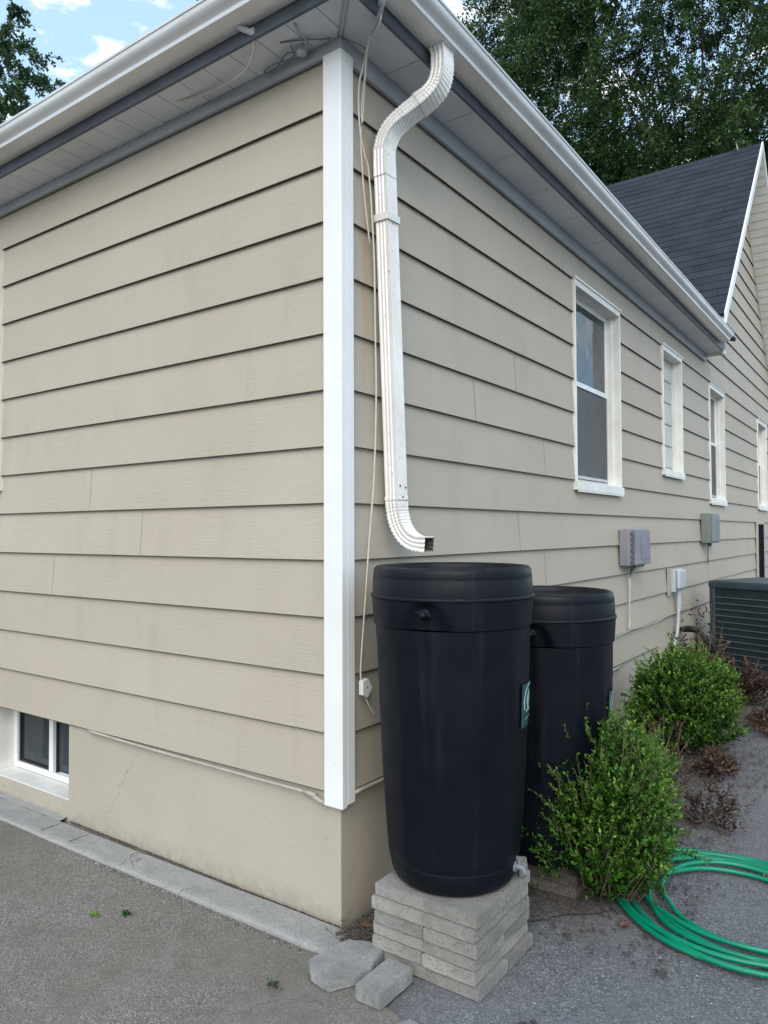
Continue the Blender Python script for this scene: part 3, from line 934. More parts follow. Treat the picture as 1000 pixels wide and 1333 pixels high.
# straight pipe
top = Vector((.052, .222, 3.03)); bot = Vector((.054, .296, 1.60))
ds = spout('downspout', [top + (bot - top) * t for t in (0.0, .25, .5, .75, 1)], house, crimp=False)
spout('lower_elbow', [top + (bot - top) * .985, bot, bot + Vector((.004, .003, -.05)), bot + Vector((.020, .006, -.102)), bot + Vector((.052, .009, -.145)), bot + Vector((.095, .012, -.167)), bot + Vector((.146, .014, -.172))], ds, scale=1.035)
spout('upper_elbow', [(.252, .338, 3.427), (.258, .338, 3.38), (.258, .334, 3.32), (.244, .326, 3.268), (.214, .314, 3.232), (.170, .300, 3.203)], ds, scale=1.06)
spout('wall_elbow', [(.182, .303, 3.211), (.140, .290, 3.184), (.098, .272, 3.152), (.066, .250, 3.108), (.052, .232, 3.05), (.051, .223, 2.99), (.052, .226, 2.91)], ds, scale=1.0)
# strap bands
def band(c, t, nm='strap'):
    bb = MB(); a, e = DW / 2 + .006, DT / 2 + .005
    for z in (-.016, .016): pass
    ax = Vector(t).normalized(); wv_ = Vector((0, 1, 0)); wv_ = (wv_ - ax * wv_.dot(ax)).normalized(); nv = ax.cross(wv_)
    c = Vector(c)
    ring = [(-a, -e), (a, -e), (a, e), (-a, e)]
    V0 = [c + ax * -.014 + wv_ * u_ + nv * v_ for u_, v_ in ring]; V1 = [c + ax * .014 + wv_ * u_ + nv * v_ for u_, v_ in ring]
    bb.add(V0 + V1, [(i, (i + 1) % 4, 4 + (i + 1) % 4, 4 + i) for i in range(4)], 0)
    o = bb.build(nm, M_SPOUT, ds)
    so = o.modifiers.new('wall', 'SOLIDIFY'); so.thickness = .0015; so.offset = 0
pp = top + (bot - top) * .2
band(pp, bot - top)
# screws at the elbow joints
for (y_, z_) in ((.280, 1.665), (.318, 1.660), (.30, 1.62)):
    sc_ = MB(); sc_.tube([(.052 + DT / 2 - .002, y_, z_), (.052 + DT / 2 + .004, y_, z_)], .004, 8); sc_.build('screw', M_BRASS, ds)

# conduit under the last siding board, corner to the left
c_ = MB()
c_.tube(catmull([(-1.62, -.006, .486), (-1.2, -.008, .479), (-.6, -.010, .474), (-.17, -.010, .472)], 8), .0065, 10)
c_.tube([(-.18, -.010, .472), (-.12, -.010, .468)], .010, 10); c_.tube([(-.14, -.010, .468), (-.105, -.010, .455), (-.075, -.004, .445)], .010, 10)
co = c_.build('conduit_pipe', M_LEAD, smooth=True, loc=(-.17, 0, .47)); tag(co, 'thin beige pipe under the lowest siding board of the left wall', 'pipe')
c_ = MB()
c_.tube(catmull([(.012, .060, .486), (.012, .4, .482), (.013, 1.4, .480), (.013, 2.4, .479), (.013, 3.3, .480)], 6), .008, 10)
co = c_.build('conduit_pipe', M_LEAD, smooth=True, loc=(.012, .06, .486)); tag(co, 'thin beige pipe under the lowest siding board behind the black barrels', 'pipe')

# ------------------------------------------------------------------ cables at the eave
c_ = MB()
path = [(.235, -.050, 3.374), (.215, -.035, 3.335), (.16, 0.0, 3.33), (.095, .05, 3.335), (.06, .075, 3.30), (.035, .078, 3.235), (.026, .085, 3.14), (.024, .100, 3.04), (.024, .128, 2.97), (.024, .155, 2.90), (.028, .18, 2.6), (.022, .195, 2.3), (.018, .205, 2.01), (.018, .188, 1.70), (.018, .156, 1.456), (.018, .124, 1.187), (.018, .097, .96), (.019, .100, .90), (.02, .118, .85), (.022, .145, .80), (.022, .185, .755)]
c_.tube(catmull(path, 6), .0036, 8)
cab = c_.build('coaxial_cable', M_CABLE, smooth=True, loc=(.018, .097, .96)); tag(cab, 'off-white cable hanging down the wall from the eave, between corner board and downspout', 'cable')
bx_ = MB()
a = [(.016, .088, .905), (.016, .088, .852), (.016, .118, .838), (.016, .148, .872), (.016, .122, .910)]
bx_.add([(x + .0, y, z) for x, y, z in a] + [(x + .02, y, z) for x, y, z in a], [(4, 3, 2, 1, 0), (5, 6, 7, 8, 9)] + [(i, (i + 1) % 5, 5 + (i + 1) % 5, 5 + i) for i in range(5)], 0)
bx_.box(.036, .0365, .112, .118, .874, .880, 1)
jb = bx_.build('cable_junction', [M_TRIM, M_GREYDK], bevel=.002, loc=(.02, .11, .87)); tag(jb, 'small white five-sided connector on the hanging cable beside the near barrel', 'connector')

c_ = MB()
c_.tube(catmull([(.232, -.055, 3.372), (.20, -.03, 3.36), (.14, .01, 3.345), (.09, .055, 3.325), (.055, .088, 3.26), (.03, .10, 3.16), (.028, .104, 3.09), (.03, .110, 3.15), (.045, .10, 3.24), (.075, .07, 3.31)], 8), .0032, 8)
c_.tube(catmull([(.026, .098, 3.07), (.022, .108, 2.95), (.02, .13, 2.80), (.02, .165, 2.62)], 6), .003, 8)
o = c_.build('telephone_wire', M_CABLE, smooth=True, loc=(.03, .1, 3.1)); tag(o, 'thin looped wire hanging from the eave right of the corner board top', 'wire')
c_ = MB()
c_.tube([(.262, -.072, 3.385), (.232, -.050, 3.365), (.180, -.016, 3.345), (.150, .006, 3.338)], [.007, .008, .010, .006], 10)
c_.tube([(.245, -.075, 3.42), (.243, -.062, 3.372)], .012, 10)
c_.tube([(.148, -.02, 3.338), (.160, .025, 3.338)], .005, 8)
o = c_.build('wire_clamp', M_FRIEZE, smooth=True, loc=(.2, -.03, 3.36)); tag(o, 'slate grey drop-wire clamp under the eave above the looped wire', 'clamp')

c_ = MB()
c_.tube(catmull([(-2.3, -1.62, 4.75), (-1.1, -.75, 3.98), (-.42, -.300, 3.52), (-.315, -.235, 3.425)], 10), .0065, 8)
o = c_.build('service_wire', M_DARKCABLE, smooth=True, loc=(-.3, -.22, 3.42)); tag(o, 'dark overhead service wire coming down over the left gutter', 'wire')
c_ = MB()
c_.tube([(-.335, -.248, 3.44), (-.295, -.222, 3.412), (-.262, -.205, 3.395)], [.010, .012, .012], 10)
c_.box(-.272, -.250, -.215, -.190, 3.384, 3.410)
o = c_.build('wire_clamp', M_PVC, smooth=False, bevel=.002, loc=(-.28, -.21, 3.4)); tag(o, 'pale clamp at the end of the overhead service wire under the left gutter', 'clamp')
c_ = MB()
c_.tube(catmull([(-.262, -.205, 3.392), (-.30, -.165, 3.355), (-.40, -.115, 3.345), (-.55, -.085, 3.355), (-.68, -.080, 3.366), (-.80, -.090, 3.376), (-.85, -.102, 3.384)], 8), .0045, 8)
o = c_.build('drop_cable', M_CABLE, smooth=True, loc=(-.5, -.1, 3.36)); tag(o, 'pale cable sagging below the left soffit from the service clamp to a hole', 'cable')
c_ = MB()
c_.lathe([(.0, 3.381), (.020, 3.380), (.022, 3.372), (.016, 3.366), (.021, 3.360), (.021, 3.352), (.012, 3.347), (.0, 3.346)], -.150, -.050, 20)
o = c_.build('wire_insulator', M_PVC, smooth=True, loc=(-.15, -.05, 3.38)); tag(o, 'round grey knob insulator screwed to the soffit left of the corner', 'insulator')
for i, (pth, rad, lab) in enumerate((
    ([(-.15, -.05, 3.352), (-.20, -.075, 3.362), (-.26, -.05, 3.366), (-.33, -.03, 3.355), (-.36, -.045, 3.362), (-.29, -.06, 3.358), (-.20, -.045, 3.36), (-.17, -.09, 3.372)], .003, 'tangled thin dark wire looped beside the round soffit insulator'),
    ([(-.08, -.17, 3.378), (-.085, -.14, 3.362), (-.09, -.10, 3.362), (-.12, -.06, 3.362), (-.15, -.045, 3.355)], .0045, 'short grey wire running from the soffit edge to the round insulator'),
    ([(-.02, -.03, 3.374), (-.05, -.06, 3.366), (-.09, -.08, 3.37), (-.14, -.10, 3.374), (-.20, -.12, 3.378)], .003, 'thin wire curving across the soffit from the corner board top'),
    ([(.02, -.005, 3.374), (.06, .02, 3.352), (.075, .06, 3.35), (.05, .09, 3.37)], .003, 'thin wire bowed under the soffit right of the corner board top'))):
    c_ = MB(); c_.tube(catmull(pth, 8), rad, 7)
    o = c_.build('soffit_wire', M_DARKCABLE if i != 1 else M_FRIEZE, smooth=True, loc=pth[0]); tag(o, lab, 'wire')

# ------------------------------------------------------------------ boxes on the right wall
t = thing('utility_box', 'grey telephone box with clipped cover mounted on the siding below the first window', 'box', (.02, 3.4, 1.2))
b = MB(); b.box(.001, .075, 3.30, 3.78, 1.215, 1.49); b.build('base', M_GREYBOX, t, bevel=.008)
b = MB(); b.box(.0755, .100, 3.40, 3.775, 1.22, 1.486); b.build('cover', M_GREYBOX, t, bevel=.006)
b = MB(); b.box(.1005, .104, 3.52, 3.75, 1.26, 1.455); b.build('cover_panel', M_GREYBOX, t, bevel=.002)
b = MB()
for kz in range(6):
    b = MB(); b.box(.076, .090, 3.345, 3.375, 1.232 + kz * .042, 1.256 + kz * .042); b.build('latch', M_GREYDK, t, bevel=.002)
b = MB(); b.box(.03, .06, 3.50, 3.74, 1.196, 1.2145); b.build('cable_entry', M_GREYDK, t, bevel=.002)
c_ = MB()
for dy in (0, .02, .10, .14): c_.tube(catmull([(.05, 3.42 + dy, 1.215), (.045, 3.44 + dy * .6, 1.19), (.03, 3.47 + dy * .2, 1.155), (.022, 3.475, 1.12)], 5), .0045, 6)
c_.build('cable_tail', M_GREYDK, t, smooth=True)
c_ = MB(); c_.tube(catmull([(.022, 3.475, 1.15), (.020, 3.48, 1.04), (.021, 3.47, .93), (.02, 3.475, .85), (.018, 3.475, .73)], 5), .0065, 8)
c_.tube(catmull([(.026, 3.48, 1.10), (.024, 3.462, .95), (.022, 3.468, .82), (.018, 3.455, .72)], 5), .004, 6)
o = c_.build('cable_run', M_CABLE, smooth=True, loc=(.02, 3.475, .73)); tag(o, 'pair of beige cables running down the siding from the telephone box', 'cable')
c_ = MB(); c_.tube(catmull([(.018, 3.49, .725), (.020, 3.9, .712), (.03, 4.2, .716), (.02, 4.5, .725), (.018, 5.2, .735)], 6), .006, 7)
c_.tube(catmull([(.018, 2.9, .70), (.02, 3.2, .712), (.018, 3.49, .72)], 5), .005, 7)
o = c_.build('cable_run', M_LEAD, smooth=True, loc=(.02, 3.9, .71)); tag(o, 'beige cable stapled level along the lower siding behind the far barrel and shrubs', 'cable')

t = thing('utility_box', 'tall grey metal meter box on the siding under the third window', 'box', (.02, 6.1, 1.35))
b = MB(); b.box(.001, .095, 5.98, 6.42, 1.345, 1.655); b.build('housing', M_METERBOX, t, bevel=.008)
b = MB(); b.box(.0955, .105, 6.0, 6.40, 1.36, 1.64); b.build('door', M_METERBOX, t, bevel=.004)
b = MB(); b.tube([(.05, 6.15, 1.345), (.05, 6.15, 1.31)], .022, 12); b.tube([(.03, 6.17, 1.31), (.022, 6.2, 1.22), (.02, 6.2, 1.12)], .005, 6); b.build('hub', M_GREYDK, t, smooth=True)

t = thing('outlet_box', 'small pale grey outdoor outlet box low on the siding left of the air conditioner', 'box', (.02, 4.85, .92))
b = MB(); b.box(.001, .05, 4.70, 4.98, .925, 1.13); b.build('base', M_PVC, t, bevel=.008)
b = MB(); b.box(.0505, .085, 4.74, 4.96, .95, 1.125); b.build('cover', M_PVC, t, bevel=.014)
b = MB(); b.box(.002, .02, 4.63, 4.695, .90, 1.14); b.build('back_plate', M_LEAD, t)
c_ = MB(); c_.tube(catmull([(.035, 4.87, .925), (.035, 4.87, .78), (.035, 4.86, .66), (.04, 4.80, .56), (.05, 4.68, .50), (.06, 4.58, .46)], 6), .014, 10)
c_.tube(catmull([(.04, 4.92, .925), (.04, 4.915, .80), (.036, 4.88, .70)], 5), .009, 8)
o = c_.build('conduit_pipe', M_PVC, smooth=True, loc=(.035, 4.86, .66)); tag(o, 'pale flexible conduit curving down from the outlet box toward the shrubs', 'pipe')
t = thing('basement_door_panel', 'narrow black panel in a pale frame on the wall above the air conditioner', 'panel', (.02, 10, .6))
b = MB(); b.box(.001, .022, 9.40, 9.50, .52, 1.60); b.box(.001, .022, 10.0, 10.07, .52, 1.60); b.box(.001, .021, 9.50, 10.0, 1.56, 1.60); b.build('frame', M_LEAD, t, bevel=.004)
b = MB(); b.box(.003, .020, 9.501, 9.999, .52, 1.559); b.build('panel', M_INSIDE2, t)

cracks(M_KERB, 2.4, .007, (.10, .09, .08), .85, 2.0, .50)
cracks(M_DRIVE, .75, .0018, (.09, .08, .07), .55, 4.0, .56)
# ------------------------------------------------------------------ concrete blocks
def block(cx, cy, z, lx, ly, h, rot, label, m=M_BLOCK, group='concrete blocks stacked under the rain barrels', name='concrete_block', seed=0):
    rr = random.Random(seed)
    bm = bmesh.new()
    bmesh.ops.create_cube(bm, size=1)
    for v in bm.verts: v.co = Vector((v.co.x * lx, v.co.y * ly, (v.co.z + .5) * h))
    bmesh.ops.bevel(bm, geom=bm.edges[:], offset=.0035, segments=2, affect='EDGES')
    bmesh.ops.subdivide_edges(bm, edges=[e for e in bm.edges if e.calc_length() > .03], cuts=7, use_grid_fill=True)
    for v in bm.verts:
        p = v.co * 22 + Vector((seed * 3.7, seed, 0))
        nx_ = mnoise.noise_vector(p) * .0022 + mnoise.noise_vector(v.co * 6 + Vector((seed, 1, 2))) * .0016
        if abs(v.co.z) < .002 or abs(v.co.z - h) < .002: nx_.z *= .12
        v.co += nx_
    me = bpy.data.meshes.new(name); bm.to_mesh(me); bm.free(); me.materials.append(m)
    o = bpy.data.objects.new(name, me); COL.objects.link(o)
    o.location = (cx, cy, z); o.rotation_euler = (0, 0, rot)
    return tag(o, label, 'block', group)
H_ = .0440
CX, CY = .415, .108
names = ['bottom', 'second lowest', 'third lowest', 'third from top', 'second from top', 'top']
lay = [('x', .012, .0, .0), ('y', -.004, -.003, .006), ('x', .0, .002, -.01), ('y', .004, -.004, .008), ('x', -.006, -.004, -.012), ('x', .0, .004, .0)]
for li, (dr, ox, oy, ro) in enumerate(lay):
    z = li * H_ + (.0 if li else -.0) - .003
    for hh in (-1, 1):
        sd_ = li * 2 + (hh > 0) + 11
        jx = (random.random() - .5) * .007; jr = ro + (random.random() - .5) * .022
        if dr == 'x':
            lab = f'long concrete cap block, {"front" if hh < 0 else "back"} half of the {names[li]} layer under the near barrel'
            block(CX + ox + jx, CY + oy + hh * .1015, z, .405, .199, H_ - .0012, jr, lab, seed=sd_)
        else:
            lab = f'long concrete cap block, {"left" if hh < 0 else "right"} half of the {names[li]} layer under the near barrel'
            block(CX + ox + hh * .1015, CY + oy + jx, z, .199, .405, H_ - .0012, jr, lab, seed=sd_)
ZT1 = 6 * H_ - .003
block(.612, .262, ZT1, .03, .06, .05, .5, 'small broken concrete piece standing on the back right corner of the block stack', seed=40, group='loose concrete pieces')
for li in range(3):
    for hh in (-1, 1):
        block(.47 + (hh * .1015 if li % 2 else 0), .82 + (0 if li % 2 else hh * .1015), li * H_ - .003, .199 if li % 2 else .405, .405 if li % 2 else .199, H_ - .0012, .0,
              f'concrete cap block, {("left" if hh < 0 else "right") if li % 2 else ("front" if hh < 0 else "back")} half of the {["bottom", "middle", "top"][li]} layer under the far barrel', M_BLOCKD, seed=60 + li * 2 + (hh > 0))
ZT2 = 3 * H_ - .003
# loose half block and slab fragment on the drive
block(.352, -.222, .003, .100, .182, .050, -.02, 'loose grey half block lying on the driveway in front of the block stack', M_BLOCKG, 'loose concrete pieces', seed=31)
def slab(name, pts, z0, h, label, m, seed, ncut=5):
    bm = bmesh.new()
    cx = sum(p[0] for p in pts) / len(pts); cy = sum(p[1] for p in pts) / len(pts)
    vs = [bm.verts.new((x - cx, y - cy, 0)) for x, y in pts]; fc = bm.faces.new(vs)
    if fc.normal.z < 0: fc.normal_flip()
    ex = bmesh.ops.extrude_face_region(bm, geom=[fc])
    for e_ in ex['geom']:
        if isinstance(e_, bmesh.types.BMVert): e_.co.z += h
    bmesh.ops.recalc_face_normals(bm, faces=bm.faces)
    bmesh.ops.bevel(bm, geom=bm.edges[:], offset=.004, segments=2, affect='EDGES')
    bmesh.ops.triangulate(bm, faces=bm.faces)
    for _ in range(4):
        le = [e for e in bm.edges if e.calc_length() > .022]
        if not le: break
        bmesh.ops.subdivide_edges(bm, edges=le, cuts=1); bmesh.ops.triangulate(bm, faces=bm.faces)
    for v in bm.verts:
        nv = mnoise.noise_vector(v.co * 16 + Vector((seed, 0, 0))) * .007 + mnoise.noise_vector(v.co * 50 + Vector((seed, 0, 0))) * .002
        if v.co.z < .003: nv.z = 0
        elif v.co.z > h - .003: nv.z *= .4
        v.co += nv
    me = bpy.data.meshes.new(name); bm.to_mesh(me); bm.free(); me.materials.append(m)
    o = bpy.data.objects.new(name, me); COL.objects.link(o); o.location = (cx, cy, z0)
    return o
o = slab('concrete_fragment', [(.080, -.285), (.088, -.205), (.118, -.105), (.19, -.075), (.262, -.095), (.268, -.15), (.285, -.2), (.215, -.335), (.13, -.325)], .003, .042, '', M_BLOCKG, 3)
tag(o, 'broken flat concrete slab piece lying against the kerb end at the house corner', 'concrete piece', 'loose concrete pieces')
o = slab('concrete_fragment', [(.46, -.36), (.49, -.29), (.58, -.30), (.70, -.36), (.80, -.5), (.72, -.56), (.56, -.50)], -.012, .018, '', M_BLOCKG, 9)
tag(o, 'thin sunken concrete patch at the bottom edge in front of the block stack', 'concrete piece', 'loose concrete pieces')

# ------------------------------------------------------------------ rain barrels
def barrel_profile(z):
    body = [(.185, z + .0), (.203, z + .004), (.214, z + .014), (.2225, z + .035), (.229, z + .065), (.2315, z + .080), (.2305, z + .083), (.2335, z + .088), (.2405, z + .15), (.249, z + .25), (.2575, z + .38), (.2655, z + .55), (.2725, z + .72), (.277, z + .86), (.2775, z + .880)]
    body = [(r_, z_ - .009 if z_ < z + .2 else z_) for r_, z_ in body]
    band = [(.2775, z + .880), (.284, z + .884), (.2875, z + .892), (.2895, z + .97), (.2905, z + .978)]
    lid = [(.2865, z + .976), (.2945, z + .979), (.2955, z + .984), (.2935, z + .988), (.2885, z + .990), (.287, z + 1.026), (.2855, z + 1.030), (.286, z + 1.034), (.2845, z + 1.052), (.282, z + 1.062), (.275, z + 1.069),
           (.268, z + 1.070), (.262, z + 1.067), (.258, z + 1.060), (.254, z + 1.048), (.246, z + 1.042), (.20, z + 1.036), (.12, z + 1.031), (.0, z + 1.029)]
    lid = [(r_, z_ if z_ < z + 1.0 else z_ + .017) for r_, z_ in lid]
    return body, band, lid
def rain_barrel(cx, cy, z, label):
    t = thing('rain_barrel', label, 'barrel', (cx, cy, z), 'black rain barrels beside the wall')
    body, band, lid = barrel_profile(z)
    def rf(r, zz, a):     # faint moulded flutes on the body
        k_ = min(1, max(0, (zz - z - .09) / .1)) * min(1, max(0, (z + .88 - zz) / .1))
        ph_ = ((a * 12 / (2 * PI) + .35) % 1.0 - .5) * (2 * PI / 12)
        flat = math.cos(PI / 12) / math.cos(ph_)
        return r * (1 + k_ * .55 * (flat - .985))
    body2 = []
    for (r0, z0_), (r1, z1_) in zip(body[:-1], body[1:]):
        n_ = max(1, int((z1_ - z0_) / .03))
        for i in range(n_): body2.append((r0 + (r1 - r0) * i / n_, z0_ + (z1_ - z0_) * i / n_))
    body2.append(body[-1])
    b = MB(); b.lathe(body2, cx, cy, 144, rfun=rf)
    b.add([(cx + .185 * math.cos(2 * PI * k_ / 48), cy + .185 * math.sin(2 * PI * k_ / 48), z - .0085) for k_ in range(48)], [tuple(range(47, -1, -1))])
    b.build('body', M_BARREL, t, smooth=True, angle=.7)
    # band with a scooped recess round the overflow fitting
    oa = math.atan2(-.278, .03) + .10
    b = MB(); n_ = 160
    rows = []
    for j in range(17):
        tt = j / 16
        zz = z + .884 + (.976 - .884) * tt; rr_ = .2845 + .006 * tt
        rows.append((rr_, zz))
    def scoop(r, zz, a):
        da = (a - oa + PI) % (2 * PI) - PI
        w_ = .30 * (1 - (zz - z - .884) / .125) + .05
        k_ = max(0, 1 - abs(da) / w_)
        return r - .017 * min(1, k_ * 2.2) * min(1, max(0, (z + .978 - zz) / .02))
    b.lathe([(.277, z + .880)] + rows + [(.2870, z + .978)], cx, cy, n_, rfun=lambda r, zz, a: scoop(r, zz, a) if r > .27 else r)
    b.build('band', M_BARREL, t, smooth=True, angle=.7)
    b = MB(); b.lathe(lid, cx, cy, 144)
    b.build('lid', M_BARREL, t, smooth=True, angle=.8)
    # overflow fitting
    dr = Vector((math.cos(oa), math.sin(oa), 0)); tn = Vector((-dr.y, dr.x, 0))
    p0 = Vector((cx, cy, z + .935)) + dr * .268
    b = MB()
    b.tube([p0, p0 + dr * .02], .019, 18); b.tube([p0 + dr * .018, p0 + dr * .036, p0 + dr * .046 + Vector((0, 0, -.004))], [.012, .012, .010], 14)
    b.tube([p0 + dr * .026 - tn * .030 + Vector((0, 0, .010)), p0 + dr * .026 + tn * .026 + Vector((0, 0, -.003))], .0045, 8)
    b.build('overflow_fitting', M_BARREL, t, smooth=True)
    # spigot near the foot
    sa = math.radians(7)
    dr = Vector((math.cos(sa), math.sin(sa), 0)); p0 = Vector((cx, cy, z + .055)) + dr * .222
    b = MB(); b.tube([p0, p0 + dr * .014], .019, 16); b.tube([p0 + dr * .01, p0 + dr * .034, p0 + dr * .042 + Vector((0, 0, -.018))], [.010, .010, .009], 12)
    b.tube([p0 + dr * .022, p0 + dr * .022 + Vector((0, 0, .026))], .006, 8); b.box(-.014, .014, -.004, .004, 0, .010, xf=Matrix.Translation(p0 + dr * .022 + Vector((0, 0, .024))))
    b.build('spigot', M_SPIGOT, t, smooth=True, angle=.7)
    # sticker, curved to the body
    def rad(zz):
        for (r0, z0_), (r1, z1_) in zip(body[:-1], body[1:]):
            if z0_ <= zz <= z1_: return r0 + (r1 - r0) * (zz - z0_) / (z1_ - z0_)
        return .25
    def patch(a0, a1, z0_, z1_, mat_, nm, lift, fn=None, par=t):
        bb = MB(); na, nz = 14, 14
        vs_ = []
        for i in range(nz + 1):
            for j in range(na + 1):
                a = a0 + (a1 - a0) * j / na; zz = z0_ + (z1_ - z0_) * i / nz
                r = rad(zz) + .003 + lift; vs_.append((cx + r * math.cos(a), cy + r * math.sin(a), zz))
        fs_ = []
        for i in range(nz):
            for j in range(na):
                if fn is None or fn((j + .5) / na, (i + .5) / nz):
                    q_ = i * (na + 1) + j; fs_.append((q_, q_ + 1, q_ + na + 2, q_ + na + 1))
        bb.add(vs_, fs_, 0)
        return bb.build(nm, mat_, par, smooth=True)
    A0, A1, Z0_, Z1_ = math.radians(0), math.radians(42), z + .535, z + .685
    lb = patch(A0, A1, Z0_, Z1_, M_LABEL, 'sticker', .0)
    bb = MB()
    def sp(u, v_, lift=.0012):
        a = A0 + (A1 - A0) * u; zz = Z0_ + (Z1_ - Z0_) * v_; r = rad(zz) + .003 + lift
        return Vector((cx + r * math.cos(a), cy + r * math.sin(a), zz))
    def stroke(P, w_):
        P = [Vector((p[0], p[1], 0)) for p in P]; P = catmull(P, 6)
        L_, R_ = [], []
        for i, p in enumerate(P):
            d_ = (P[min(i + 1, len(P) - 1)] - P[max(i - 1, 0)]); d_ = d_.normalized() if d_.length else Vector((1, 0, 0)); n__ = Vector((-d_.y, d_.x, 0)) * w_ * (.4 + .6 * math.sin(PI * min(1, i / (len(P) - 1) + .1)))
            L_.append(sp(*(p + n__)[:2])); R_.append(sp(*(p - n__)[:2]))
        m_ = len(P); bb.add(L_ + R_, [(i, i + 1, m_ + i + 1, m_ + i) for i in range(m_ - 1)])
    stroke([(.12, .40), (.10, .65), (.22, .88), (.45, .95), (.70, .88), (.85, .66), (.84, .42)], .035)
    stroke([(.30, .42), (.26, .62), (.38, .78), (.36, .55), (.46, .40)], .05)
    stroke([(.55, .82), (.66, .68), (.58, .55), (.70, .42)], .045)
    stroke([(.20, .34), (.36, .40), (.52, .33), (.68, .38), (.82, .32)], .04)
    stroke([(.48, .72), (.50, .60), (.46, .50)], .03)
    stroke([(.14, .18), (.40, .21), (.62, .19), (.86, .20)], .012)
    bb.build('emblem', M_LABELW, lb)
    return t
rain_barrel(.398, .145, ZT1 + .009, 'near black rain barrel under the downspout, standing on the tall stack of concrete blocks')
rain_barrel(.472, .815, ZT2 + .009, 'far black rain barrel, standing lower and behind the first, beside the shrub')

# ------------------------------------------------------------------ garden hose
hs = MB()
rr = random.Random(3)
cxh, cyh = 1.19, .975
pts = []
loops = 7
N = loops * 48
for i in range(N + 1):
    th = 2 * PI * i / 48
    lp = i / 48
    base = [.475, .41, .44, .37, .34, .395, .30, .325]
    l0 = int(min(lp, 6.999)); fr_ = lp - l0; fr_ = fr_ * fr_ * (3 - 2 * fr_)
    R_ = base[l0] * (1 - fr_) + base[l0 + 1] * fr_
    ox = [0, .035, -.03, .02, .05, -.01, .035, .01]; oy = [0, .04, -.045, .05, -.02, .05, .06, .03]
    dx = ox[l0] * (1 - fr_) + ox[l0 + 1] * fr_; dy = oy[l0] * (1 - fr_) + oy[l0 + 1] * fr_
    R2 = R_ * (1 + .06 * mnoise.noise(Vector((math.cos(th) * 1.3, math.sin(th) * 1.3, l0 * 1.7))))
    ang = math.radians(-38)
    ex_, ey_ = math.cos(th + 2.0) * R2 * 1.10, math.sin(th + 2.0) * R2 * 1.0
    x = cxh + dx + ex_ * math.cos(ang) - ey_ * math.sin(ang); y = cyh + dy + ex_ * math.sin(ang) + ey_ * math.cos(ang)
    z = .0095 + .0062 * (lp % 3.2) * (.75 + .25 * math.sin(th * 2 + l0)) + .003 * math.sin(th * 3 + l0)
    pts.append((x, y, max(.0085, z)))
lx, ly, lz = pts[-1]
hs.tube(pts, .0098, 10)
hose = thing('garden_hose', 'coiled green garden hose lying on the gravel in front of the shrub', 'hose', (cxh, cyh, 0))
hs.build('coil', M_HOSE, hose, smooth=True)
d_ = (Vector(pts[-1]) - Vector(pts[-3])).normalized()
cp = MB(); e0 = Vector(pts[-1]); cp.tube([e0, e0 + d_ * .03], .0125, 12); cp.tube([e0 + d_ * .03, e0 + d_ * .045], .010, 12); cp.build('end_fitting', M_BRASS, hose, smooth=True)
d_ = (Vector(pts[0]) - Vector(pts[2])).normalized(); e0 = Vector(pts[0])
cp = MB(); cp.tube([e0, e0 + d_ * .03], .0125, 12); cp.build('end_fitting', M_BRASS, hose, smooth=True)

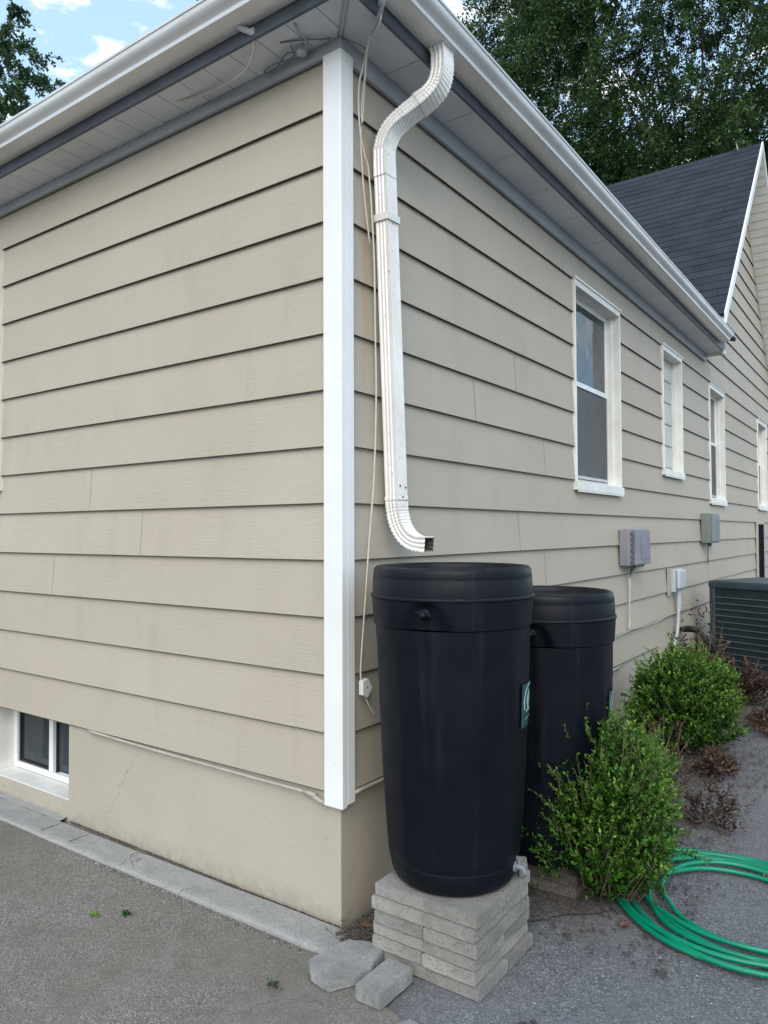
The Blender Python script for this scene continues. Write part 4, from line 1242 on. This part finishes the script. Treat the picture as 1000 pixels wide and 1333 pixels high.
# ------------------------------------------------------------------ shrubs
def shrub(name, cx, cy, rx, ry, h, nshoot, label, material, seed, leaf=(.014, .022), per=26, droop=.0, group=None, tw=M_TWIG, tintf=None, sparse=False, cat='shrub', z0=.0, spread=.5):
    rg = np.random.default_rng(seed)
    t = thing(name, label, cat, (cx, cy, 0), group)
    P, A, Nn, Ln, Wn, T = [], [], [], [], [], []
    stems = MB()
    for i in range(nshoot):
        th = rg.uniform(0, 2 * PI); el = rg.uniform(-.12, 1.0) ** 1
        u_ = rg.uniform(0, 1) ** .5
        # target on the ellipsoid surface, uneven
        phi = math.asin(np.clip(rg.uniform(-.25, 1.0), -1, 1))
        lump = 1 + .16 * mnoise.noise(Vector((math.cos(th) * 1.7 + seed, math.sin(th) * 1.7, phi * 2))) + rg.uniform(-.16, .12)
        if rg.uniform() < .06: lump += .09
        tx = cx + rx * math.cos(phi) * math.cos(th) * lump; ty = cy + ry * math.cos(phi) * math.sin(th) * lump
        tz = z0 + h * (.42 + .55 * math.sin(phi) * lump)
        tip = np.array([tx, ty, max(.03, tz)])
        root = np.array([cx + rg.uniform(-.04, .04), cy + rg.uniform(-.04, .04), .02])
        mid = root * .5 + tip * .5 + np.array([0, 0, -.10 * h if tz < h * .5 else .0]) + rg.normal(0, .02, 3)
        if i % 2 == 0: stems.tube([root, mid, tip], [.0045, .003, .0012], 5)
        t0 = .38 if not sparse else .3
        n_ = int(per * rg.uniform(.7, 1.3))
        # side twigs
        for sidx in range(4 if not sparse else 2):
            ts = rg.uniform(t0, .92)
            bp = (1 - ts) ** 2 * root + 2 * ts * (1 - ts) * mid + ts * ts * tip
            dv = unit((tip - root)[None])[0] + rg.normal(0, .55, 3); dv[2] += .25; dv = unit(dv[None])[0]
            ln = rg.uniform(.05, .13) * (h / .7) ** .5
            m_ = int(n_ * .55)
            tt = np.linspace(.1, 1, m_)[:, None]
            pp_ = bp + dv * ln * tt
            pp_[:, 2] -= droop * (tt[:, 0] ** 2) * .05
            pp_ += rg.normal(0, .0025, pp_.shape)
            q_ = unit(rg.normal(0, 1, (m_, 3))); q_ = unit(q_ - (q_ @ dv)[:, None] * dv)
            P.append(pp_); A.append(unit(dv * .75 + q_)); Nn.append(unit(rg.normal(0, .6, (m_, 3)) + np.array([0, 0, 1.0])))
            sc = rg.uniform(leaf[0], leaf[1], m_); Ln.append(sc); Wn.append(sc * rg.uniform(.42, .62, m_))
            tipb = np.linspace(0, 1, m_) * ts
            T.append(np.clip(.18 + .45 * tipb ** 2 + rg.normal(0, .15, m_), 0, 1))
        tt = np.linspace(t0, 1, n_)[:, None]
        pp_ = (1 - tt) ** 2 * root + 2 * tt * (1 - tt) * mid + tt ** 2 * tip
        dv = unit((tip - mid)[None])[0]
        q_ = unit(rg.normal(0, 1, (n_, 3))); q_ = unit(q_ - (q_ @ dv)[:, None] * dv)
        P.append(pp_ + rg.normal(0, .002, pp_.shape)); A.append(unit(dv * .8 + q_)); Nn.append(unit(rg.normal(0, .6, (n_, 3)) + np.array([0, 0, 1.0])))
        sc = rg.uniform(leaf[0], leaf[1], n_); Ln.append(sc); Wn.append(sc * rg.uniform(.42, .62, n_))
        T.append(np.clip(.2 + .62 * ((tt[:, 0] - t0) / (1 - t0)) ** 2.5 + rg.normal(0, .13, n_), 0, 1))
    # upright feathery sprigs standing out of the crown
    for i in range(0 if sparse else int(nshoot * .55)):
        th = rg.uniform(0, 2 * PI); phi = math.asin(rg.uniform(-.1, 1.0))
        lump = 1 + .16 * mnoise.noise(Vector((math.cos(th) * 1.7 + seed, math.sin(th) * 1.7, phi * 2)))
        b0 = np.array([cx + rx * .86 * math.cos(phi) * math.cos(th) * lump, cy + ry * .86 * math.cos(phi) * math.sin(th) * lump, z0 + h * (.42 + .48 * math.sin(phi) * lump)])
        dv = np.array([math.cos(th) * math.cos(phi) * .9, math.sin(th) * math.cos(phi) * .9, .75 + rg.uniform(0, .6)]) + rg.normal(0, .2, 3); dv = dv / np.linalg.norm(dv)
        ln = rg.uniform(.06, .15); m_ = int(ln / .0055)
        tt = np.linspace(0, 1, m_)[:, None]; bend = rg.normal(0, .015, 3)
        pp_ = b0 + dv * ln * tt + bend * tt ** 2
        stems.tube([Vector(b0), Vector(b0 + dv * ln * .5 + bend * .25), Vector(b0 + dv * ln + bend)], [.0016, .0012, .0006], 4)
        q_ = unit(rg.normal(0, 1, (m_, 3))); q_ = unit(q_ - (q_ @ dv)[:, None] * dv)
        P.append(pp_); A.append(unit(dv * 1.0 + q_)); Nn.append(unit(rg.normal(0, .5, (m_, 3)) + np.array([0, 0, 1.0])))
        sc = rg.uniform(leaf[0], leaf[1], m_) * (1.1 - .45 * tt[:, 0]); Ln.append(sc); Wn.append(sc * rg.uniform(.42, .6, m_))
        T.append(np.clip(.42 + .42 * tt[:, 0] + rg.normal(0, .12, m_), 0, 1))
    stems.build('stems', tw, t, smooth=True)
    P = np.concatenate(P); 
    P[:, 2] = np.maximum(P[:, 2], .012)
    leaves_object('foliage', P, np.concatenate(A), np.concatenate(Nn), np.concatenate(Ln), np.concatenate(Wn), np.concatenate(T), material, parent=t)
    return t
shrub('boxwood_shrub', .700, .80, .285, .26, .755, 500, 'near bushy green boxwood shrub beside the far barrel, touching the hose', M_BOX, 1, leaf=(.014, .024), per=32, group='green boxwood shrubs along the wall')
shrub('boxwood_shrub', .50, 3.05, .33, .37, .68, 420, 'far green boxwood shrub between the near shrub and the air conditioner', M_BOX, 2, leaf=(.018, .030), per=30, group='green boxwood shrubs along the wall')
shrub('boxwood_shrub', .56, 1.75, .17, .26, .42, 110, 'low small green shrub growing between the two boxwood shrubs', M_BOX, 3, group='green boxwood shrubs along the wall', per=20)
G_ = 'dried brown shrubs in the bed'
shrub('dry_shrub', .92, 1.80, .17, .20, .22, 26, 'low dry russet shrub spreading over the gravel right of the near boxwood', M_DRY, 11, leaf=(.018, .030), per=12, group=G_, sparse=True)
shrub('dry_shrub', .62, 2.15, .13, .16, .52, 30, 'dry brown shrub with seed heads in front of the far boxwood', M_DRY, 12, leaf=(.014, .024), per=18, group=G_, sparse=True)
shrub('dry_shrub', .28, 4.65, .22, .22, .92, 46, 'tall thin dry shrub with dark leaves at the left corner of the air conditioner', M_DRY, 13, leaf=(.03, .05), per=10, group=G_, sparse=True)
shrub('dry_shrub', .55, 4.7, .34, .22, .42, 95, 'dense dark brown shrub in front of the air conditioner', M_DRY, 14, leaf=(.02, .035), per=22, group=G_, sparse=True)
shrub('dry_shrub', .98, 4.0, .24, .38, .16, 80, 'low brown shrub at the right edge below the air conditioner', M_DRY, 15, leaf=(.02, .034), per=18, group=G_, sparse=True)
shrub('dry_shrub', .78, 2.62, .12, .2, .16, 40, 'small low dry plant at the foot of the far boxwood', M_DRY, 16, leaf=(.018, .03), per=14, group=G_, sparse=True)
# broad-leaved weed behind the far barrel
t = thing('leafy_weed', 'broad-leaved blue-green weed against the foundation right of the far barrel', 'weed', (.36, 1.62, 0))
st = MB(); st.tube([(.36, 1.62, 0), (.37, 1.63, .35), (.36, 1.62, .60)], [.006, .005, .003], 6); st.build('stem', M_TWIG, t, smooth=True)
n_ = 26; rg = np.random.default_rng(4)
zz = rg.uniform(.30, .62, n_); th = rg.uniform(0, 2 * PI, n_)
Pw = np.stack([.36 + 0 * zz, 1.62 + 0 * zz, zz], 1); Aw = np.stack([np.cos(th), np.sin(th), rg.uniform(.1, .9, n_)], 1)
leaves_object('foliage', Pw, Aw, np.tile([0, 0, 1.0], (n_, 1)), rg.uniform(.06, .10, n_), rg.uniform(.025, .04, n_), rg.uniform(0, 1, n_), M_WEED, parent=t)

# ------------------------------------------------------------------ air conditioner
R20 = math.radians(-22)
acx, acy, ac0 = .19, 5.38, .075
XF = Matrix.Translation((acx, acy, 0)) @ Matrix.Rotation(R20, 4, 'Z')
t = thing('air_conditioner', 'dark green-grey outdoor air conditioner with louvred sides at the right edge', 'air conditioner', (acx, acy, 0))
w_, dd_, hh_ = .84, .84, 1.0
b = MB()
b.box(0, .06, 0, .06, ac0, hh_ - .04, xf=XF); b.box(w_ - .06, w_, 0, .06, ac0, hh_ - .04, xf=XF); b.box(0, .06, dd_ - .06, dd_, ac0, hh_ - .04, xf=XF); b.box(w_ - .06, w_, dd_ - .06, dd_, ac0, hh_ - .04, xf=XF)
b.box(.002, w_ - .002, .002, dd_ - .002, ac0, ac0 + .06, xf=XF)
b.build('cabinet', M_AC, t, bevel=.02, seg=3)
b = MB(); b.box(-.006, w_ + .006, -.006, dd_ + .006, hh_ - .075, hh_, xf=XF); b.build('top_cover', M_AC, t, bevel=.022, seg=4)
b = MB(); b.box(.02, w_ - .02, .02, dd_ - .02, ac0 + .06, hh_ - .076, xf=XF); b.build('coil', M_ACFIN, t)
b = MB()
nb = 13
for i in range(nb):
    z = ac0 + .075 + i * (hh_ - .10 - ac0 - .075) / nb
    b.box(.061, w_ - .061, .004, .016, z, z + .009, 1, xf=XF); b.box(.004, .016, .061, dd_ - .061, z, z + .009, 1, xf=XF)
for i in range(60):
    x = .066 + i * (w_ - .132) / 59
    b.box(x, x + .003, .010, .015, ac0 + .06, hh_ - .076, 0, xf=XF)
b.build('grille', [M_AC, M_ACBAR], t)
b = MB(); b.box(acx - .12, acx + 1.1, acy - .42, acy + .95, -.02, .07)
o = b.build('concrete_pad', M_BLOCKG, bevel=.01, loc=(acx + .4, acy + .3, 0)); tag(o, 'flat concrete pad under the air conditioner', 'pad')
b = MB(); b.tube(catmull([(.02, 5.0, .56), (.12, 4.98, .58), (.22, 4.98, .52), (.25, 4.99, .40), (.24, 5.0, .25), (.22, 5.05, .10), (.24, 5.2, .09)], 7), .022, 10)
b.tube(catmull([(.02, 5.08, .54), (.16, 5.0, .55), (.28, 4.98, .48), (.31, 5.0, .36), (.28, 5.05, .2), (.3, 5.2, .1)], 7), .014, 10)
o = b.build('refrigerant_line', M_BLACK, smooth=True, loc=(.24, 5.0, .1)); tag(o, 'looped black insulated tubes between wall and air conditioner', 'pipe')

# ------------------------------------------------------------------ trees
def tree(label, trunk_xy, th, crown, ncl, seed, material, leaf, loc_name='tree', group=None, gap=-.25):
    rg = np.random.default_rng(seed); rd = random.Random(seed)
    t = thing(loc_name, label, 'tree', (trunk_xy[0], trunk_xy[1], 0), group)
    cx, cy, cz, rx, ry, rz = crown
    tr = MB()
    tr.tube([(trunk_xy[0], trunk_xy[1], -.2), (trunk_xy[0] + .1, trunk_xy[1], th * .5), (cx * .3 + trunk_xy[0] * .7, trunk_xy[1], th)], [.38, .30, .24], 12)
    top = Vector((cx * .3 + trunk_xy[0] * .7, trunk_xy[1], th))
    ends = []
    for i in range(16):
        a = 2 * PI * i / 16 + rd.uniform(-.2, .2); ph = rd.uniform(.1, 1.3)
        e = Vector((cx + rx * .8 * math.cos(a) * math.cos(ph), cy + ry * .8 * math.sin(a) * math.cos(ph), cz + rz * .75 * math.sin(ph) - rz * .1))
        m_ = top.lerp(e, .5) + Vector((rd.uniform(-.4, .4), rd.uniform(-.4, .4), rd.uniform(.1, .9)))
        tr.tube(catmull([top, m_, e], 6), [.032 - .024 * j / 12 for j in range(13)], 7)
        ends.append((m_, e))
        for s_ in range(4):
            q0 = m_.lerp(e, rd.uniform(.1, .9)); q1 = q0 + Vector((rd.uniform(-1.4, 1.4), rd.uniform(-1.4, 1.4), rd.uniform(-.8, 1.0)))
            tr.tube([q0, q0.lerp(q1, .5) + Vector((0, 0, .15)), q1], [.018, .012, .005], 5)
    tr.build('trunk', M_BARK, t, smooth=True)
    P, A, Nn, Ln, T = [], [], [], [], []
    for i in range(ncl):
        d3 = rg.normal(0, 1, 3); d3 /= np.linalg.norm(d3)
        rad_ = rg.uniform(.25, 1.0) ** .45
        lump = 1 + .28 * mnoise.noise(Vector((d3[0] * 1.6 + seed, d3[1] * 1.6, d3[2] * 1.6)))
        c3 = np.array([cx + d3[0] * rx * rad_ * lump, cy + d3[1] * ry * rad_ * lump, cz + d3[2] * rz * rad_ * lump])
        if mnoise.noise(Vector(c3 * .55)) < gap: continue         # gaps
        dirv = d3 * .6 + rg.normal(0, .35, 3); dirv[2] -= .25; dirv = dirv / np.linalg.norm(dirv)
        ln = rg.uniform(.5, 1.15)
        tint0 = rg.uniform(.05, .6)
        for s_ in range(5):
            dv = dirv + rg.normal(0, .45, 3); dv /= np.linalg.norm(dv)
            st_ = c3 + dirv * ln * rg.uniform(0, .6)
            m_ = 22
            tt = np.linspace(0, 1, m_)[:, None]
            pp_ = st_ + dv * ln * .55 * tt; pp_[:, 2] -= .22 * tt[:, 0] ** 2
            pp_ += rg.normal(0, .03, pp_.shape)
            q_ = unit(rg.normal(0, 1, (m_, 3)))
            P.append(pp_); A.append(unit(dv * .6 + q_)); Nn.append(unit(rg.normal(0, .8, (m_, 3)) + np.array([0, 0, .8])))
            Ln.append(rg.uniform(leaf[0], leaf[1], m_)); T.append(np.clip(tint0 + rg.normal(0, .16, m_), 0, 1))
    Ln = np.concatenate(Ln)
    leaves_object('crown', np.concatenate(P), np.concatenate(A), np.concatenate(Nn), Ln, Ln * .55, np.concatenate(T), material, parent=t)
    return t
tree('large dark green tree with fine drooping leaves behind the shingled gable roof', (-2.2, 16.5), 7.5, (-2.5, 16.2, 13.0, 6.0, 4.2, 6.2), 6800, 5, M_TREE, (.055, .102), 'shade_tree')
tree('green tree beyond the gutter at the top left, cut by the frame', (-25.0, 9.2), 7.0, (-24.7, 9.0, 14.2, 4.9, 4.5, 5.6), 1500, 6, M_TREE2, (.11, .18), 'shade_tree', gap=-.15)

# ------------------------------------------------------------------ ground litter
def dead_leaf(x, y, z, size, rot, label, m, seed):
    rr_ = random.Random(seed); b = MB()
    ptsl = []
    n_ = 12
    for i in range(n_):
        a = 2 * PI * i / n_; r = size * (.5 + .18 * math.cos(a) + rr_.uniform(-.06, .06))
        ptsl.append((r * math.cos(a) * 1.2, r * math.sin(a) * .75))
    vs_ = [(0, 0, .003)] + [(px, py, .002 + size * .16 * abs(py) / size + rr_.uniform(0, .003)) for px, py in ptsl]
    R_ = Matrix.Rotation(rot, 4, 'Z')
    vs_ = [R_ @ Vector(p) + Vector((x, y, z)) for p in vs_]
    b.add(vs_, [(0, i + 1, (i + 1) % n_ + 1) for i in range(n_)])
    o = b.build('dead_leaf', m, loc=(x, y, z)); tag(o, label, 'leaf', 'dead leaves on the ground')
M_LEAFO = two_tone('orange_dead_leaf', (.26, .11, .05), (.16, .07, .035), 60, .7)
M_LEAFD = two_tone('dark_dead_leaf', (.035, .028, .025), (.07, .05, .04), 60, .7)
dead_leaf(.765, -.16, .003, .030, .4, 'small orange-brown dead leaf on the gravel near the bottom edge', M_LEAFO, 1)
dead_leaf(.785, -.135, .003, .036, 1.4, 'curled dark dead leaf beside the orange leaf near the bottom edge', M_LEAFD, 2)
dead_leaf(.815, -.10, .003, .026, 2.6, 'smaller dark dead leaf just behind the orange leaf', M_LEAFD, 3)
dead_leaf(.075, .045, .010, .045, .2, 'brown dead leaf lying at the house corner above the slab piece', M_LEAFO, 4)
dead_leaf(.125, .03, .010, .040, 2.2, 'dark brown dead leaf between the house corner and block stack', M_LEAFD, 5)
dead_leaf(.86, .60, .008, .035, 1.0, 'pale brown dead leaf below the near shrub beside the hose', M_LEAFO, 6)

# twigs and chips as uncountable litter
rg = np.random.default_rng(21)
def litter(name, n, region, size, m, label, cat, zf=.006, stick=False):
    b = MB()
    for i in range(n):
        x, y = region(rg)
        s_ = size * rg.uniform(.4, 1.3); a = rg.uniform(0, PI)
        if stick:
            dx, dy = math.cos(a) * s_ * 3, math.sin(a) * s_ * 3
            b.tube([(x - dx, y - dy, zf), (x + rg.normal(0, s_ * .5), y + rg.normal(0, s_ * .5), zf + s_ * .4), (x + dx, y + dy, zf)], s_ * .14, 5)
        else:
            cc = Vector((x, y, zf)); R_ = Matrix.Rotation(a, 4, 'Z')
            vs_ = []
            for (ux, uy, uz) in ((1, 0, 0), (0, 1, 0), (-1, 0, 0), (0, -1, 0), (0, 0, 1)):
                k_ = rg.uniform(.6, 1.2) * s_
                vs_.append(cc + R_ @ Vector((ux * k_, uy * k_ * .8, uz * k_ * .6 - .002)))
            b.add(vs_, [(0, 1, 4), (1, 2, 4), (2, 3, 4), (3, 0, 4)])
    o = b.build(name, m); tag(o, label, cat, kind='stuff')
    return o
def reg_right(g):
    while True:
        x, y = g.uniform(.45, 2.2), g.uniform(-1.6, 4.5)
        if not (x < .66 and y > -.14): return x, y
M_PEB = two_tone('grey_pebble', (.26, .26, .28), (.14, .14, .15), 30, .8)
M_PEBW = two_tone('pale_pebble', (.42, .40, .37), (.30, .28, .25), 30, .8)
litter('pebbles', 5200, reg_right, .0042, M_PEB, 'loose fine grey pebbles scattered over the gravel on the right', 'pebbles', zf=-.002)
litter('pale_chips', 420, reg_right, .0045, M_PEBW, 'pale stone chips scattered over the gravel on the right', 'stone chips', zf=-.002)
def reg_kerb(g):
    x = -2.3 + 2.35 * g.uniform(); return x, -.166 - .02 * min(1, max(0, -x / 2)) - abs(g.normal(0, .012))
litter('grit', 500, reg_kerb, .0045, M_LEAFD, 'dark grit and plant debris gathered along the foot of the kerb', 'grit', zf=-.016)
litter('pale_grit', 160, reg_kerb, .004, M_PEBW, 'pale grit along the foot of the kerb', 'grit', zf=-.016)
def reg_gap(g): 
    x = -1.8 + 1.85 * g.uniform(); return x, .006 - abs(g.normal(0, .006))
litter('joint_debris', 900, reg_gap, .006, M_LEAFD, 'dark debris in the joint between foundation and kerb', 'debris', zf=-.003)
def reg_corner(g): return g.uniform(.02, .20), g.uniform(-.08, .22)
litter('leaf_litter', 260, reg_corner, .012, M_LEAFD, 'brown dry leaf litter heaped between the house corner and the blocks', 'leaf litter', zf=.010)
litter('twig_litter', 70, reg_corner, .012, M_TWIG, 'thin dry twigs heaped between the house corner and the blocks', 'twigs', zf=.016, stick=True)
def reg_bed(g): return g.uniform(.62, 1.08), g.uniform(.35, 4.4)
litter('bed_litter', 1500, reg_bed, .010, M_LEAFD, 'dark leaf litter under the shrubs', 'leaf litter', zf=.008)
litter('bed_twigs', 260, reg_bed, .011, M_TWIG, 'thin dry twigs scattered under the shrubs', 'twigs', zf=.012, stick=True)
def weed_tuft(x, y, label, seed, n_=40, tint=(0, .6)):
    rg_ = np.random.default_rng(seed)
    P_ = np.stack([x + rg_.normal(0, .012, n_), y + rg_.normal(0, .007, n_), np.full(n_, -.016 if x < -.3 else -.002)], 1)
    A_ = np.stack([rg_.normal(0, 1, n_), rg_.normal(0, 1, n_), rg_.uniform(.2, 1, n_)], 1)
    o = leaves_object('weed_tuft', P_, A_, np.tile([0, 0, 1.0], (n_, 1)), rg_.uniform(.010, .022, n_), rg_.uniform(.004, .007, n_), rg_.uniform(*tint, n_), M_BOX, loc=(x, y, 0))
    tag(o, label, 'weed', 'weeds in the driveway')
weed_tuft(-.775, -.38, 'larger low weed tuft on the driveway left of the slab piece', 1, 60, (0, .4))
weed_tuft(-.87, -.46, 'tiny yellow-green moss tuft on the driveway left of the weed', 2, 30, (.7, 1))
weed_tuft(.03, -.40, 'small brown-green weed at the left foot of the slab piece', 3, 34, (0, .3))
